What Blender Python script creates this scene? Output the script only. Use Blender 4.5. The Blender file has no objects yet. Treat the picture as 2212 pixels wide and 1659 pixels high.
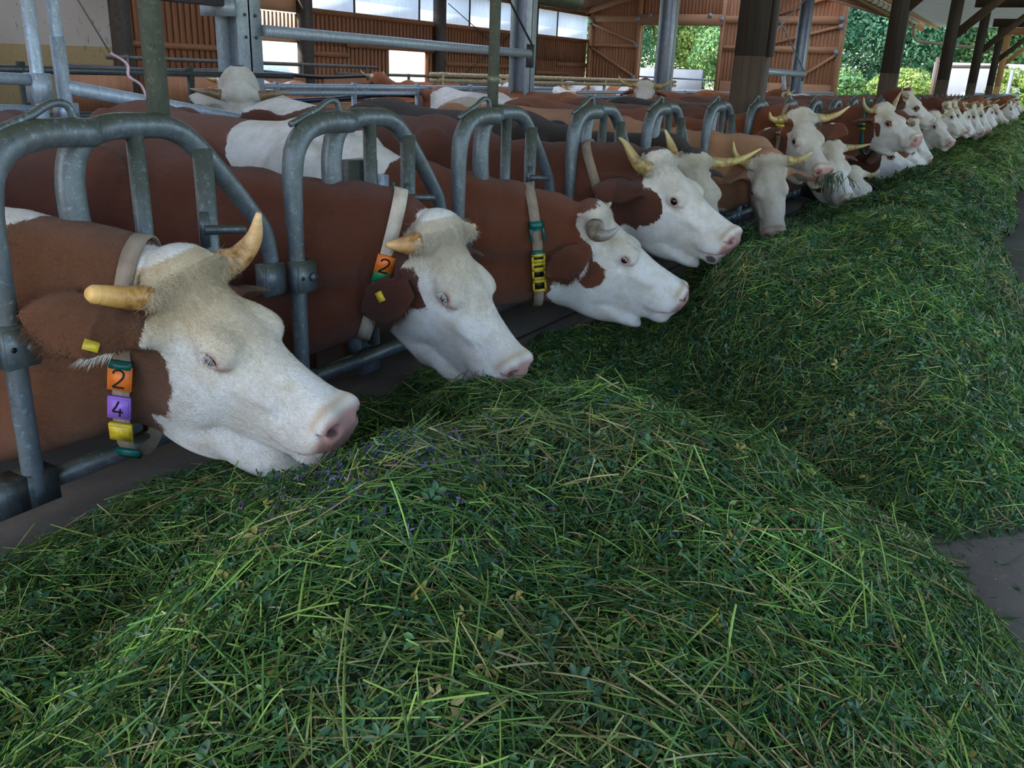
import bpy, math, random
import numpy as np
from mathutils import Vector, Matrix

# ------------------------------------------------------------------ camera
FX = 1886.7
CAMZ = 1.45
Mw = np.array([[0.86118752, 0.20222867, -0.46632567],
               [0.50682292, -0.27205422, 0.81799574],
               [0.03855633, -0.94079225, -0.33678382]])   # rows: world axes seen by the camera (x right, y down, z forward)
sc = bpy.context.scene
cd = bpy.data.cameras.new('camera')
cam = bpy.data.objects.new('camera', cd)
sc.collection.objects.link(cam)
right, down, fwd = Mw[:, 0], Mw[:, 1], Mw[:, 2]
m4 = Matrix.Identity(4)
for i in range(3):
    m4[i][0] = right[i]; m4[i][1] = -down[i]; m4[i][2] = -fwd[i]
m4[2][3] = CAMZ
cam.matrix_world = m4
cd.sensor_width = 36.0
cd.lens = FX / 2212 * 36.0
cd.clip_start = 0.02
cd.clip_end = 400
sc.camera = cam

# ------------------------------------------------------------------ world, sun, exposure
w = bpy.data.worlds.new('world'); sc.world = w; w.use_nodes = True
nt = w.node_tree
bg = nt.nodes['Background']
sky = nt.nodes.new('ShaderNodeTexSky')
sky.sky_type = 'NISHITA'; sky.sun_disc = False
sky.sun_elevation = math.radians(48); sky.sun_rotation = math.radians(215)
sky.air_density = 1.0; sky.dust_density = 1.5; sky.ozone_density = 1.0
nt.links.new(sky.outputs[0], bg.inputs[0])
bg.inputs[1].default_value = 0.32
sl = bpy.data.lights.new('sun', 'SUN'); sl.energy = 4.2; sl.angle = math.radians(0.6); sl.color = (1.0, 0.95, 0.86)
so = bpy.data.objects.new('sun', sl); sc.collection.objects.link(so)
so.rotation_euler = Vector((0.56, 0.40, -0.73)).to_track_quat('-Z', 'Y').to_euler()
# daylight that comes in under the open canopy edge on the alley side
sc.view_settings.view_transform = 'Standard'
sc.view_settings.look = 'None'
sc.view_settings.gamma = 1.0
sc.view_settings.exposure = 1.12
sc.view_settings.use_curve_mapping = False
try:
    sc.cycles.max_bounces = 7
    sc.cycles.diffuse_bounces = 5
    sc.cycles.glossy_bounces = 3
    sc.cycles.transmission_bounces = 4
    sc.cycles.transparent_max_bounces = 6
    sc.cycles.caustics_reflective = False
    sc.cycles.caustics_refractive = False
    sc.cycles.sample_clamp_indirect = 6.0
except Exception:
    pass

rng = np.random.default_rng(7)
random.seed(7)
COL = sc.collection

# ------------------------------------------------------------------ small tools
def tag(o, label=None, cat=None, group=None, kind=None):
    if label: o['label'] = label
    if cat: o['category'] = cat
    if group: o['group'] = group
    if kind: o['kind'] = kind
    return o

def empty(name, loc=(0, 0, 0)):
    o = bpy.data.objects.new(name, None); COL.objects.link(o); o.location = loc
    o.empty_display_size = 0.1
    return o

class MB:
    """collects vertices and faces (quads / tris) and links them as one mesh object"""
    def __init__(s):
        s.v = []; s.q = []; s.t = []; s.n = 0; s.mq = []; s.mt = []
    def add(s, v, q=None, t=None, mi=0):
        v = np.asarray(v, float).reshape(-1, 3)
        if q is not None and len(q):
            q = np.asarray(q, int) + s.n; s.q.append(q); s.mq.append(np.full(len(q), mi))
        if t is not None and len(t):
            t = np.asarray(t, int) + s.n; s.t.append(t); s.mt.append(np.full(len(t), mi))
        s.v.append(v); s.n += len(v)
    def box(s, a, b, R=None, o=(0, 0, 0), mi=0):
        """box between corners a and b, then rotated by R (3x3) and moved by o"""
        x0, y0, z0 = a; x1, y1, z1 = b
        v = np.array([[x0, y0, z0], [x1, y0, z0], [x1, y1, z0], [x0, y1, z0], [x0, y0, z1], [x1, y0, z1], [x1, y1, z1], [x0, y1, z1]], float)
        if R is not None: v = v @ np.asarray(R).T
        v = v + np.asarray(o)
        s.add(v, [[0, 3, 2, 1], [4, 5, 6, 7], [0, 1, 5, 4], [1, 2, 6, 5], [2, 3, 7, 6], [3, 0, 4, 7]], mi=mi)
    def beam(s, p, q, w, h, up=(0, 0, 1), mi=0):
        """square timber from p to q, w wide, h deep"""
        p = np.asarray(p, float); q = np.asarray(q, float); d = q - p; L = np.linalg.norm(d); d /= L
        u = np.asarray(up, float); sd = np.cross(d, u); sd /= np.linalg.norm(sd); u = np.cross(sd, d)
        R = np.array([d, sd, u]).T
        s.box((0, -w / 2, -h / 2), (L, w / 2, h / 2), R, p, mi)
    def tube(s, P, r, n=12, cap=True, mi=0, flat=None):
        P = np.asarray(P, float); m = len(P)
        r = np.broadcast_to(np.asarray(r, float), (m,))
        T = np.gradient(P, axis=0); T /= np.linalg.norm(T, axis=1)[:, None] + 1e-12
        a = np.array([0, 0, 1.0]) if abs(T[0][2]) < .9 else np.array([1.0, 0, 0])
        N = [np.cross(T[0], a)]; N[0] /= np.linalg.norm(N[0])
        for i in range(1, m):
            v = N[-1] - T[i] * (N[-1] @ T[i]); N.append(v / np.linalg.norm(v))
        N = np.array(N); B = np.cross(T, N)
        th = np.arange(n) / n * 2 * np.pi
        V = P[:, None] + r[:, None, None] * (np.cos(th)[None, :, None] * N[:, None] + np.sin(th)[None, :, None] * B[:, None])
        V = V.reshape(-1, 3)
        i = np.arange(m - 1)[:, None]; j = np.arange(n)[None, :]; j2 = (j + 1) % n
        q = np.stack([i * n + j, i * n + j2, (i + 1) * n + j2, (i + 1) * n + j], -1).reshape(-1, 4)
        t = None
        if cap:
            V = np.vstack([V, P[0], P[-1]]); c0 = m * n; c1 = c0 + 1
            jj = np.arange(n); k2 = (jj + 1) % n
            t = np.vstack([np.stack([np.full(n, c0), k2, jj], 1), np.stack([np.full(n, c1), (m - 1) * n + jj, (m - 1) * n + k2], 1)])
        s.add(V, q, t, mi)
    def build(s, name, mats, parent=None, smooth=False, attrs=None, auto=None):
        V = np.vstack(s.v); 
        Q = np.vstack(s.q) if s.q else np.zeros((0, 4), int); T = np.vstack(s.t) if s.t else np.zeros((0, 3), int)
        me = raw_mesh(name, V, Q, T)
        if not isinstance(mats, (list, tuple)): mats = [mats]
        for m in mats: me.materials.append(m)
        if len(mats) > 1:
            mi = np.concatenate((s.mq + s.mt) or [np.zeros(0)]).astype(np.int32)
            me.polygons.foreach_set('material_index', mi)
        o = bpy.data.objects.new(name, me); COL.objects.link(o)
        if smooth:
            me.polygons.foreach_set('use_smooth', np.ones(len(me.polygons), bool))
            if auto: 
                me.set_sharp_from_angle(angle=math.radians(auto))
        if attrs: set_attrs(me, attrs)
        if parent is not None: o.parent = parent
        return o

def raw_mesh(name, V, Q, T):
    me = bpy.data.meshes.new(name)
    me.vertices.add(len(V)); me.vertices.foreach_set('co', np.ascontiguousarray(V, np.float32).ravel())
    nl = len(Q) * 4 + len(T) * 3
    me.loops.add(nl); me.loops.foreach_set('vertex_index', np.concatenate([Q.ravel(), T.ravel()]).astype(np.int32))
    me.polygons.add(len(Q) + len(T))
    ls = np.concatenate([np.arange(len(Q)) * 4, len(Q) * 4 + np.arange(len(T)) * 3]).astype(np.int32)
    me.polygons.foreach_set('loop_start', ls)
    try:
        me.polygons.foreach_set('loop_total', np.concatenate([np.full(len(Q), 4), np.full(len(T), 3)]).astype(np.int32))
    except Exception:
        pass
    me.update(calc_edges=True)
    return me

def set_attrs(me, attrs):
    for k, a in attrs.items():
        a = np.asarray(a, np.float32)
        if a.ndim == 1:
            at = me.attributes.new(k, 'FLOAT', 'POINT'); at.data.foreach_set('value', a)
        else:
            if a.shape[1] == 3: a = np.c_[a, np.ones(len(a), np.float32)]
            at = me.attributes.new(k, 'FLOAT_COLOR', 'POINT'); at.data.foreach_set('color', np.ascontiguousarray(a, np.float32).ravel())

def spline(xs, ys):
    xs = np.asarray(xs, float); ys = np.asarray(ys, float)
    d = np.diff(ys) / np.diff(xs); m = np.empty(len(xs)); m[0] = d[0]; m[-1] = d[-1]
    for i in range(1, len(xs) - 1):
        m[i] = 0 if d[i - 1] * d[i] <= 0 else 2 * d[i - 1] * d[i] / (d[i - 1] + d[i])
    def f(x):
        x = np.clip(x, xs[0], xs[-1]); i = np.clip(np.searchsorted(xs, x) - 1, 0, len(xs) - 2)
        h = xs[i + 1] - xs[i]; t = (x - xs[i]) / h
        return ((2 * t**3 - 3 * t**2 + 1) * ys[i] + (t**3 - 2 * t**2 + t) * h * m[i] + (-2 * t**3 + 3 * t**2) * ys[i + 1] + (t**3 - t**2) * h * m[i + 1])
    return f

def curve3(P, n):
    """smooth path through the points P"""
    P = np.asarray(P, float); d = np.r_[0, np.cumsum(np.linalg.norm(np.diff(P, axis=0), axis=1))]
    t = np.linspace(0, d[-1], n)
    # Catmull-Rom
    out = np.empty((n, P.shape[1])); m = np.gradient(P, d, axis=0)
    i = np.clip(np.searchsorted(d, t) - 1, 0, len(d) - 2); h = (d[i + 1] - d[i])[:, None]; u = ((t - d[i]) / h[:, 0])[:, None]
    return (2*u**3-3*u**2+1)*P[i] + (u**3-2*u**2+u)*h*m[i] + (-2*u**3+3*u**2)*P[i+1] + (u**3-u**2)*h*m[i+1]

def rotm(y, p, r):
    cy, sy, cp, sp, cr, sr = math.cos(y), math.sin(y), math.cos(p), math.sin(p), math.cos(r), math.sin(r)
    Rz = np.array([[cy, -sy, 0], [sy, cy, 0], [0, 0, 1]]); Ry = np.array([[cp, 0, sp], [0, 1, 0], [-sp, 0, cp]]); Rx = np.array([[1, 0, 0], [0, cr, -sr], [0, sr, cr]])
    return Rz @ Ry @ Rx

# ------------------------------------------------------------------ materials
def NT(name):
    m = bpy.data.materials.new(name); m.use_nodes = True
    t = m.node_tree; b = t.nodes['Principled BSDF']
    return m, t, b
def nd(t, typ, **kw):
    n = t.nodes.new(typ)
    for k, v in kw.items():
        if k.startswith('i_'):
            key = k[2:].replace('_', ' ')
            n.inputs[key].default_value = v
        else: setattr(n, k, v)
    return n
def ramp(t, src, stops):
    r = t.nodes.new('ShaderNodeValToRGB'); e = r.color_ramp.elements
    while len(e) < len(stops): e.new(0.5)
    for x, (p, c) in zip(e, stops):
        x.position = p; x.color = (*c, 1) if len(c) == 3 else c
    t.links.new(src, r.inputs[0]); return r.outputs[0]
def noise(t, vec, scale, detail=4, rough=.55, dist=0.0):
    n = nd(t, 'ShaderNodeTexNoise'); n.inputs['Scale'].default_value = scale; n.inputs['Detail'].default_value = detail
    n.inputs['Roughness'].default_value = rough; n.inputs['Distortion'].default_value = dist
    if vec is not None: t.links.new(vec, n.inputs['Vector'])
    return n.outputs[0]
def mix(t, fac, a, b, mode='MIX'):
    n = nd(t, 'ShaderNodeMix', data_type='RGBA', blend_type=mode)
    for i, v in ((0, fac), (6, a), (7, b)):
        if hasattr(v, 'is_linked') or hasattr(v, 'links'): t.links.new(v, n.inputs[i])
        elif i == 0: n.inputs[i].default_value = v
        else: n.inputs[i].default_value = (*v, 1) if len(v) == 3 else v
    return n.outputs[2]
def mth(t, op, a, b=0.0, c=None, clamp=False):
    n = nd(t, 'ShaderNodeMath', operation=op, use_clamp=clamp)
    for i, v in enumerate((a, b) if c is None else (a, b, c)):
        if hasattr(v, 'links'): t.links.new(v, n.inputs[i])
        else: n.inputs[i].default_value = v
    return n.outputs[0]
def objco(t): return nd(t, 'ShaderNodeTexCoord').outputs['Object']
def mapping(t, vec, scale=(1, 1, 1), rot=(0, 0, 0)):
    n = nd(t, 'ShaderNodeMapping'); n.inputs['Scale'].default_value = scale; n.inputs['Rotation'].default_value = rot
    t.links.new(vec, n.inputs['Vector']); return n.outputs[0]
def bump(t, b, h, strength=.3, dist=.01):
    n = nd(t, 'ShaderNodeBump'); n.inputs['Strength'].default_value = strength; n.inputs['Distance'].default_value = dist
    t.links.new(h, n.inputs['Height']); t.links.new(n.outputs[0], b.inputs['Normal'])
def simple(name, col, rough=.6, metal=0.0, var=None, scale=8, bmp=0, spec=None):
    m, t, b = NT(name)
    b.inputs['Roughness'].default_value = rough; b.inputs['Metallic'].default_value = metal
    if spec is not None: b.inputs['Specular IOR Level'].default_value = spec
    co = objco(t); n = noise(t, co, scale, 5)
    c2 = var if var else tuple(x * .8 for x in col)
    t.links.new(ramp(t, n, [(.35, col), (.68, c2)]), b.inputs['Base Color'])
    if bmp: bump(t, b, noise(t, co, scale * 8, 4), bmp, .004)
    return m

# cow hide: the coat pattern is carried by vertex attributes, its furry edge by noise
def mk_hide():
    m, t, b = NT('cow_hide')
    A = lambda n: nd(t, 'ShaderNodeAttribute', attribute_name=n)
    co = objco(t)
    edge = noise(t, co, 55, 5, .7, .6); big = noise(t, co, 9, 3)
    e = mth(t, 'ADD', mth(t, 'MULTIPLY', mth(t, 'SUBTRACT', edge, .5), .034), mth(t, 'MULTIPLY', mth(t, 'SUBTRACT', big, .5), .05))
    f = mth(t, 'MULTIPLY_ADD', mth(t, 'ADD', A('coat').outputs['Fac'], e), 260.0, .5, clamp=True)
    br = A('tint').outputs['Color']; wh = A('pale').outputs['Color']
    streak = noise(t, mapping(t, co, (30, 110, 110)), 3.2, 4, .6)
    br2 = mix(t, mth(t, 'MULTIPLY', streak, .55), br, mix(t, 1.0, br, (.42, .36, .33), 'MULTIPLY'))
    brd = mix(t, ramp(t, noise(t, co, 5, 3), [(.35, (0, 0, 0)), (.75, (1, 1, 1))]), br2, mix(t, 1.0, br2, (1.5, 1.35, 1.2), 'MULTIPLY'))
    wh2 = mix(t, mth(t, 'MULTIPLY', ramp(t, noise(t, co, 14, 6, .7), [(.40, (0, 0, 0)), (.75, (1, 1, 1))]), .75), wh, mix(t, 1.0, wh, (.70, .60, .44), 'MULTIPLY'))
    wh3 = mix(t, mth(t, 'MULTIPLY', streak, .22), wh2, mix(t, 1.0, wh2, (.6, .57, .52), 'MULTIPLY'))
    c = mix(t, f, wh3, brd)
    c = mix(t, A('skin').outputs['Fac'], c, mix(t, noise(t, co, 26, 4), (.62, .34, .29), (.46, .25, .22)))
    c = mix(t, A('dark').outputs['Fac'], c, (.012, .009, .008))
    t.links.new(c, b.inputs['Base Color'])
    r = mth(t, 'MULTIPLY_ADD', A('skin').outputs['Fac'], -.38, .80, clamp=True)
    t.links.new(r, b.inputs['Roughness'])
    b.inputs['Specular IOR Level'].default_value = .22
    try:
        b.inputs['Sheen Weight'].default_value = .12; b.inputs['Sheen Roughness'].default_value = .4
    except Exception: pass
    h = mth(t, 'ADD', noise(t, mapping(t, co, (30, 110, 110)), 4.5, 3, .6), mth(t, 'MULTIPLY', noise(t, co, 30, 4), .8))
    bump(t, b, h, .85, .006)
    return m
M_HIDE = mk_hide()

def mk_horn():
    m, t, b = NT('horn_keratin')
    A = nd(t, 'ShaderNodeAttribute', attribute_name='along').outputs['Fac']; T = nd(t, 'ShaderNodeAttribute', attribute_name='tint').outputs['Color']
    co = objco(t)
    n = noise(t, co, 40, 5, .7)
    ringy = nd(t, 'ShaderNodeTexNoise'); ringy.noise_dimensions = '1D'; ringy.inputs['Scale'].default_value = 16; t.links.new(A, ringy.inputs['W'])
    c = mix(t, ramp(t, n, [(.40, (0, 0, 0)), (.62, (1, 1, 1))]), T, mix(t, 1.0, T, (.42, .36, .26), 'MULTIPLY'))
    c = mix(t, ramp(t, mth(t, 'ADD', A, mth(t, 'MULTIPLY', mth(t, 'SUBTRACT', n, .5), .3)), [(.45, (0, 0, 0)), (.95, (1, 1, 1))]), c, mix(t, 1.0, T, (1.5, 1.7, 2.1), 'MULTIPLY'))
    t.links.new(c, b.inputs['Base Color']); b.inputs['Roughness'].default_value = .42
    bump(t, b, mth(t, 'ADD', ringy.outputs[0], mth(t, 'MULTIPLY', n, .5)), .5, .003)
    return m
M_HORN = mk_horn()
M_EYE = simple('eyeball_dark', (.006, .005, .006), .06, var=(.02, .010, .006), scale=30)
M_IRIS = simple('eye_pale', (.60, .42, .38), .25)
M_LASH = simple('pale_lash', (.85, .83, .80), .6)
M_TAGY = simple('yellow_plastic', (.70, .50, .02), .42, var=(.42, .30, .03), scale=60)
M_TAGO = simple('orange_plastic', (.85, .20, .025), .42, var=(.72, .15, .02), scale=40)
M_TAGV = simple('violet_plastic', (.32, .15, .60), .42, var=(.25, .11, .48), scale=40)
M_TAGG = simple('green_plastic', (.01, .28, .10), .4)
M_TEAL = simple('teal_plastic', (.0, .10, .085), .38)
M_INK = simple('black_print', (.006, .006, .007), .5)
M_STRAP = simple('webbing_strap', (.30, .235, .17), .85, var=(.20, .15, .11), scale=18, bmp=.6)
M_STRAPW = simple('pale_webbing_strap', (.55, .49, .40), .85, var=(.38, .31, .24), scale=18, bmp=.6)

def mk_galv(name, base, rust, olive=None, rough=.42, metal=.85):
    m, t, b = NT(name)
    co = objco(t)
    n1 = noise(t, co, 9, 6, .65); n2 = noise(t, mapping(t, co, (1, 1, .35)), 45, 5, .7)
    c = ramp(t, n2, [(.3, base), (.7, tuple(x * .6 for x in base))])
    c = mix(t, ramp(t, n1, [(.52, (0, 0, 0)), (.72, (.85, .85, .85))]), c, rust)
    if olive:
        # grime that has settled on upward faces
        g = nd(t, 'ShaderNodeNewGeometry'); sx = nd(t, 'ShaderNodeSeparateXYZ'); t.links.new(g.outputs['Normal'], sx.inputs[0])
        up = mth(t, 'MULTIPLY_ADD', sx.outputs[2], .9, .1, clamp=True)
        c = mix(t, mth(t, 'MULTIPLY', up, mth(t, 'MULTIPLY_ADD', n1, .6, .75), clamp=True), c, olive)
    sp_ = noise(t, co, 70, 4, .75); c = mix(t, ramp(t, sp_, [(.56, (0, 0, 0)), (.70, (.55, .55, .55))]), c, tuple(min(1, x * 2.1) for x in base)); c = mix(t, ramp(t, noise(t, co, 33, 5, .8), [(.58, (0, 0, 0)), (.70, (.7, .7, .7))]), c, tuple(x * .4 for x in rust))
    t.links.new(c, b.inputs['Base Color'])
    t.links.new(mth(t, 'MULTIPLY_ADD', n1, .35, rough - .15), b.inputs['Roughness'])
    b.inputs['Metallic'].default_value = metal
    bump(t, b, n2, .25, .002)
    return m
M_GALV = mk_galv('worn_galvanised_pipe', (.15, .185, .215), (.085, .08, .06), (.060, .066, .038), .42, .35)
M_GALVD = mk_galv('dark_galvanised_pipe', (.10, .12, .14), (.05, .045, .035), (.06, .065, .045), .4, .45)
M_GALVL = mk_galv('bright_galvanised_steel', (.46, .55, .66), (.34, .37, .40), None, .45, .35)
M_OLIVE = mk_galv('grimy_olive_pipe', (.17, .19, .15), (.07, .075, .04), (.12, .12, .06), .5, .3)

def mk_wood(name, c1, c2, axis='z', board=.14, dark=.45, plank_ax=None, rough=.75, gap=True):
    """plank_ax: object axis across which the boards repeat"""
    m, t, b = NT(name)
    co = objco(t)
    s = nd(t, 'ShaderNodeSeparateXYZ'); t.links.new(co, s.inputs[0])
    g = (3, 3, 3); sc3 = {'x': (.6, 14, 14), 'y': (14, .6, 14), 'z': (14, 14, .6)}[axis]
    grain = noise(t, mapping(t, co, sc3), 2.2, 5, .65, .4)
    c = ramp(t, grain, [(.3, c1), (.7, c2)])
    if plank_ax is not None:
        u = mth(t, 'DIVIDE', s.outputs[plank_ax], board)
        idx = mth(t, 'FLOOR', u); wn = nd(t, 'ShaderNodeTexWhiteNoise'); wn.noise_dimensions = '1D'; t.links.new(idx, wn.inputs['W'])
        c = mix(t, mth(t, 'MULTIPLY', wn.outputs[0], .55), c, mix(t, 1.0, c, (.5, .45, .42), 'MULTIPLY'))
        if gap:
            fr = mth(t, 'FRACT', u); e = mth(t, 'LESS_THAN', mth(t, 'ABSOLUTE', mth(t, 'SUBTRACT', fr, .5)), .42)
            c = mix(t, e, (c1[0] * .12, c1[1] * .1, c1[2] * .1), c)
    spots = ramp(t, noise(t, co, 18, 3), [(.68, (0, 0, 0)), (.78, (1, 1, 1))])
    c = mix(t, mth(t, 'MULTIPLY', spots, dark), c, (.05, .03, .02))
    t.links.new(c, b.inputs['Base Color']); b.inputs['Roughness'].default_value = rough
    bump(t, b, grain, .3, .004)
    return m
M_BOARD_L = mk_wood('reddish_wall_boards', (.38, .17, .08), (.22, .095, .045))
M_BOARD_G = mk_wood('warm_gable_boards', (.62, .32, .17), (.45, .215, .11))
M_TIMBER_O = mk_wood('orange_softwood_beam', (.66, .36, .19), (.50, .26, .13), 'x')
M_TIMBER_D = mk_wood('dark_weathered_timber', (.058, .045, .034), (.024, .019, .015))
M_TIMBER_F = mk_wood('worn_brown_timber', (.10, .066, .043), (.045, .031, .022))
M_TIMBER_L = mk_wood('fresh_light_timber', (.62, .34, .16), (.45, .24, .11))
M_POSTBR = simple('grey_brown_post', (.10, .085, .075), .7, var=(.06, .05, .045), scale=12)
M_PLANK_P = simple('purple_grey_beam', (.10, .085, .11), .7, var=(.065, .05, .07), scale=12)
# ------------------------------------------------------------------ distance-field modelling (for the animals)
def v_ell(c, r, R=None):
    c = np.asarray(c, float); r = np.asarray(r, float)
    def f(P):
        q = P - c
        if R is not None: q = q @ R
        a = q / r; k0 = np.sqrt((a * a).sum(-1)) + 1e-6; b = a / r; k1 = np.sqrt((b * b).sum(-1)) + 1e-6
        return k0 * (k0 - 1) / k1
    m = max(r); return f, c - m, c + m
def v_cap(a, b, ra, rb):
    a = np.asarray(a, float); b = np.asarray(b, float); ab = b - a; L = ab @ ab + 1e-9
    def f(P):
        q = P - a; h = np.clip((q @ ab) / L, 0, 1)
        return np.sqrt(((q - h[..., None] * ab) ** 2).sum(-1)) - (ra + (rb - ra) * h)
    m = max(ra, rb); return f, np.minimum(a, b) - m, np.maximum(a, b) + m

HZT = spline([-.07, -.03, 0, .05, .10, .15, .21, .28, .35, .42, .47, .505, .53], [-.04, .038, .060, .062, .054, .042, .024, .002, -.016, -.026, -.032, -.044, -.085])
HZB = spline([-.07, -.03, 0, .05, .10, .15, .21, .28, .35, .42, .47, .505, .53], [-.16, -.22, -.26, -.300, -.318, -.320, -.312, -.298, -.276, -.252, -.232, -.205, -.15])
HWU = spline([-.07, -.03, 0, .05, .10, .15, .21, .28, .35, .42, .47, .505, .53], [.06, .092, .108, .114, .112, .108, .106, .088, .074, .070, .076, .075, .05])
HWL = spline([-.07, -.03, 0, .05, .10, .15, .21, .28, .35, .42, .47, .505, .53], [.05, .065, .078, .088, .092, .090, .082, .070, .060, .055, .057, .052, .034])
def f_skull(P):
    x, y, z = P[..., 0], np.abs(P[..., 1]), P[..., 2]
    xc = np.clip(x, -.07, .53); zt = HZT(xc); zb = HZB(xc); zc = (zt + zb) / 2; hh = (zt - zb) / 2
    h = np.clip((z - zb) / (zt - zb), 0, 1); g = np.clip((h - .15) / .5, 0, 1); g = g * g * (3 - 2 * g)
    w = HWU(xc) * g + HWL(xc) * (1 - g)
    n = 2.35
    q = ((np.abs(z - zc) / hh) ** n + (y / w) ** n + 1e-9) ** (1 / n)
    d = (q - 1) * np.minimum(w, hh) * .9
    ox = np.abs(x - xc)
    return np.where(ox > 0, np.sqrt(np.maximum(d, 0) ** 2 + ox ** 2) + np.minimum(d, 0) * (ox <= 0), d)
EARW = spline([0, .03, .07, .11, .15, .175], [.026, .044, .062, .060, .036, .006])
def f_ear(base, u, w, T, L=1.0, curl=5.0):
    base = np.asarray(base, float); u = np.asarray(u, float); u = u / np.linalg.norm(u)
    w = np.asarray(w, float); w = w - u * (w @ u); w /= np.linalg.norm(w); v = np.cross(w, u)
    def f(P):
        q = P - base; a = q @ u / L; b = q @ v / L; c = q @ w / L
        W = EARW(a); cc = c + curl * b * b + 1.2 * np.clip(a, 0, 1) ** 2 * 1.5
        Tt = T * (1 - .35 * np.clip(a / .17, 0, 1))
        qq = np.sqrt((b / W) ** 2 + (cc / Tt) ** 2 + 1e-9)
        d = (qq - 1) * Tt
        oa = np.maximum(np.maximum(-a, a - .175), 0)
        return np.maximum(d, 0) + np.minimum(d, 0) * (oa <= 0) + oa * 1.0 + (oa > 0) * 1e-4
    lo = base - .2 * L; hi = base + .2 * L
    return f, lo, hi

class Field:
    def __init__(s): s.ops = []
    def add(s, f, lo, hi, op='u', k=.03, pad=None):
        pad = (k + .03) if pad is None else pad
        s.ops.append((f, np.asarray(lo, float) - pad, np.asarray(hi, float) + pad, op, k))
    @staticmethod
    def comb(a, b, op, k):
        if op == 'u':
            h = np.maximum(k - np.abs(a - b), 0) / k; return np.minimum(a, b) - h * h * k * .25
        h = np.maximum(k - np.abs(a + b), 0) / k; return np.maximum(a, -b) + h * h * k * .25
    def grid(s, X, Y, Z):
        D = np.full((len(X), len(Y), len(Z)), 9.0, np.float32)
        for f, lo, hi, op, k in s.ops:
            sl = [slice(max(0, np.searchsorted(A, lo[i]) - 1), np.searchsorted(A, hi[i]) + 1) for i, A in enumerate((X, Y, Z))]
            sub = D[sl[0], sl[1], sl[2]]
            if sub.size == 0: continue
            G = np.stack(np.meshgrid(X[sl[0]], Y[sl[1]], Z[sl[2]], indexing='ij'), -1)
            D[sl[0], sl[1], sl[2]] = s.comb(sub, f(G).astype(np.float32), op, k)
        return D
    def pts(s, P):
        D = np.full(P.shape[:-1], 9.0)
        for f, lo, hi, op, k in s.ops:
            m = ((P > lo) & (P < hi)).all(-1)
            if m.any(): D[m] = s.comb(D[m], f(P[m]), op, k)
        return D
    def grad(s, P, e=.004):
        g = np.stack([s.pts(P + np.eye(3)[i] * e) - s.pts(P - np.eye(3)[i] * e) for i in range(3)], -1)
        return g / (np.linalg.norm(g, axis=-1, keepdims=True) + 1e-9)

def surface_nets(D, X, Y, Z):
    ins = D < 0
    nx, ny, nz = D.shape
    c = np.zeros((nx - 1, ny - 1, nz - 1), np.int8)
    for i in (0, 1):
        for j in (0, 1):
            for k in (0, 1):
                c += ins[i:nx - 1 + i, j:ny - 1 + j, k:nz - 1 + k]
    act = (c > 0) & (c < 8)
    I, J, K = np.nonzero(act)
    idx = np.full(act.shape, -1, np.int32); idx[I, J, K] = np.arange(len(I))
    acc = np.zeros((len(I), 3)); cnt = np.zeros(len(I))
    co = [(i, j, k) for i in (0, 1) for j in (0, 1) for k in (0, 1)]
    AX = (X, Y, Z)
    for a in co:
        for ax in range(3):
            if a[ax] == 0:
                b = list(a); b[ax] = 1
                da = D[I + a[0], J + a[1], K + a[2]].astype(float); db = D[I + b[0], J + b[1], K + b[2]].astype(float)
                m = (da < 0) != (db < 0)
                t = np.where(m, da / np.where(m, da - db, 1), 0)
                pa = np.stack([X[I + a[0]], Y[J + a[1]], Z[K + a[2]]], -1); pb = np.stack([X[I + b[0]], Y[J + b[1]], Z[K + b[2]]], -1)
                acc[m] += (pa + (pb - pa) * t[:, None])[m]; cnt[m] += 1
    V = acc / cnt[:, None]
    Q = []
    for ax in range(3):
        A = [slice(None)] * 3; B = [slice(None)] * 3
        A[ax] = slice(0, -1); B[ax] = slice(1, None)
        e = ins[tuple(A)] != ins[tuple(B)]
        i, j, k = np.nonzero(e)
        o1, o2 = [(1, 2), (2, 0), (0, 1)][ax]
        P = [i, j, k]
        ok = (P[o1] > 0) & (P[o2] > 0) & (P[o1] < D.shape[o1] - 1) & (P[o2] < D.shape[o2] - 1)
        P = [q[ok] for q in P]
        def cell(d1, d2):
            q = [p.copy() for p in P]; q[o1] -= d1; q[o2] -= d2; return idx[q[0], q[1], q[2]]
        q = np.stack([cell(1, 1), cell(0, 1), cell(0, 0), cell(1, 0)], -1)
        fl = ins[P[0], P[1], P[2]]
        q[~fl] = q[~fl][:, ::-1]
        Q.append(q)
    return V, np.vstack(Q)

def axis(lo, hi, flo, fhi, fine, coarse):
    a = [flo]; st = fine
    while a[0] > lo: st = min(coarse, st * 1.25); a.insert(0, a[0] - st)
    n = max(2, int(round((fhi - flo) / fine))); mid = list(flo + (fhi - flo) * np.arange(1, n + 1) / n)
    a += mid; st = fine
    while a[-1] < hi: st = min(coarse, st * 1.25); a.append(a[-1] + st)
    return np.array(a)

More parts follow.
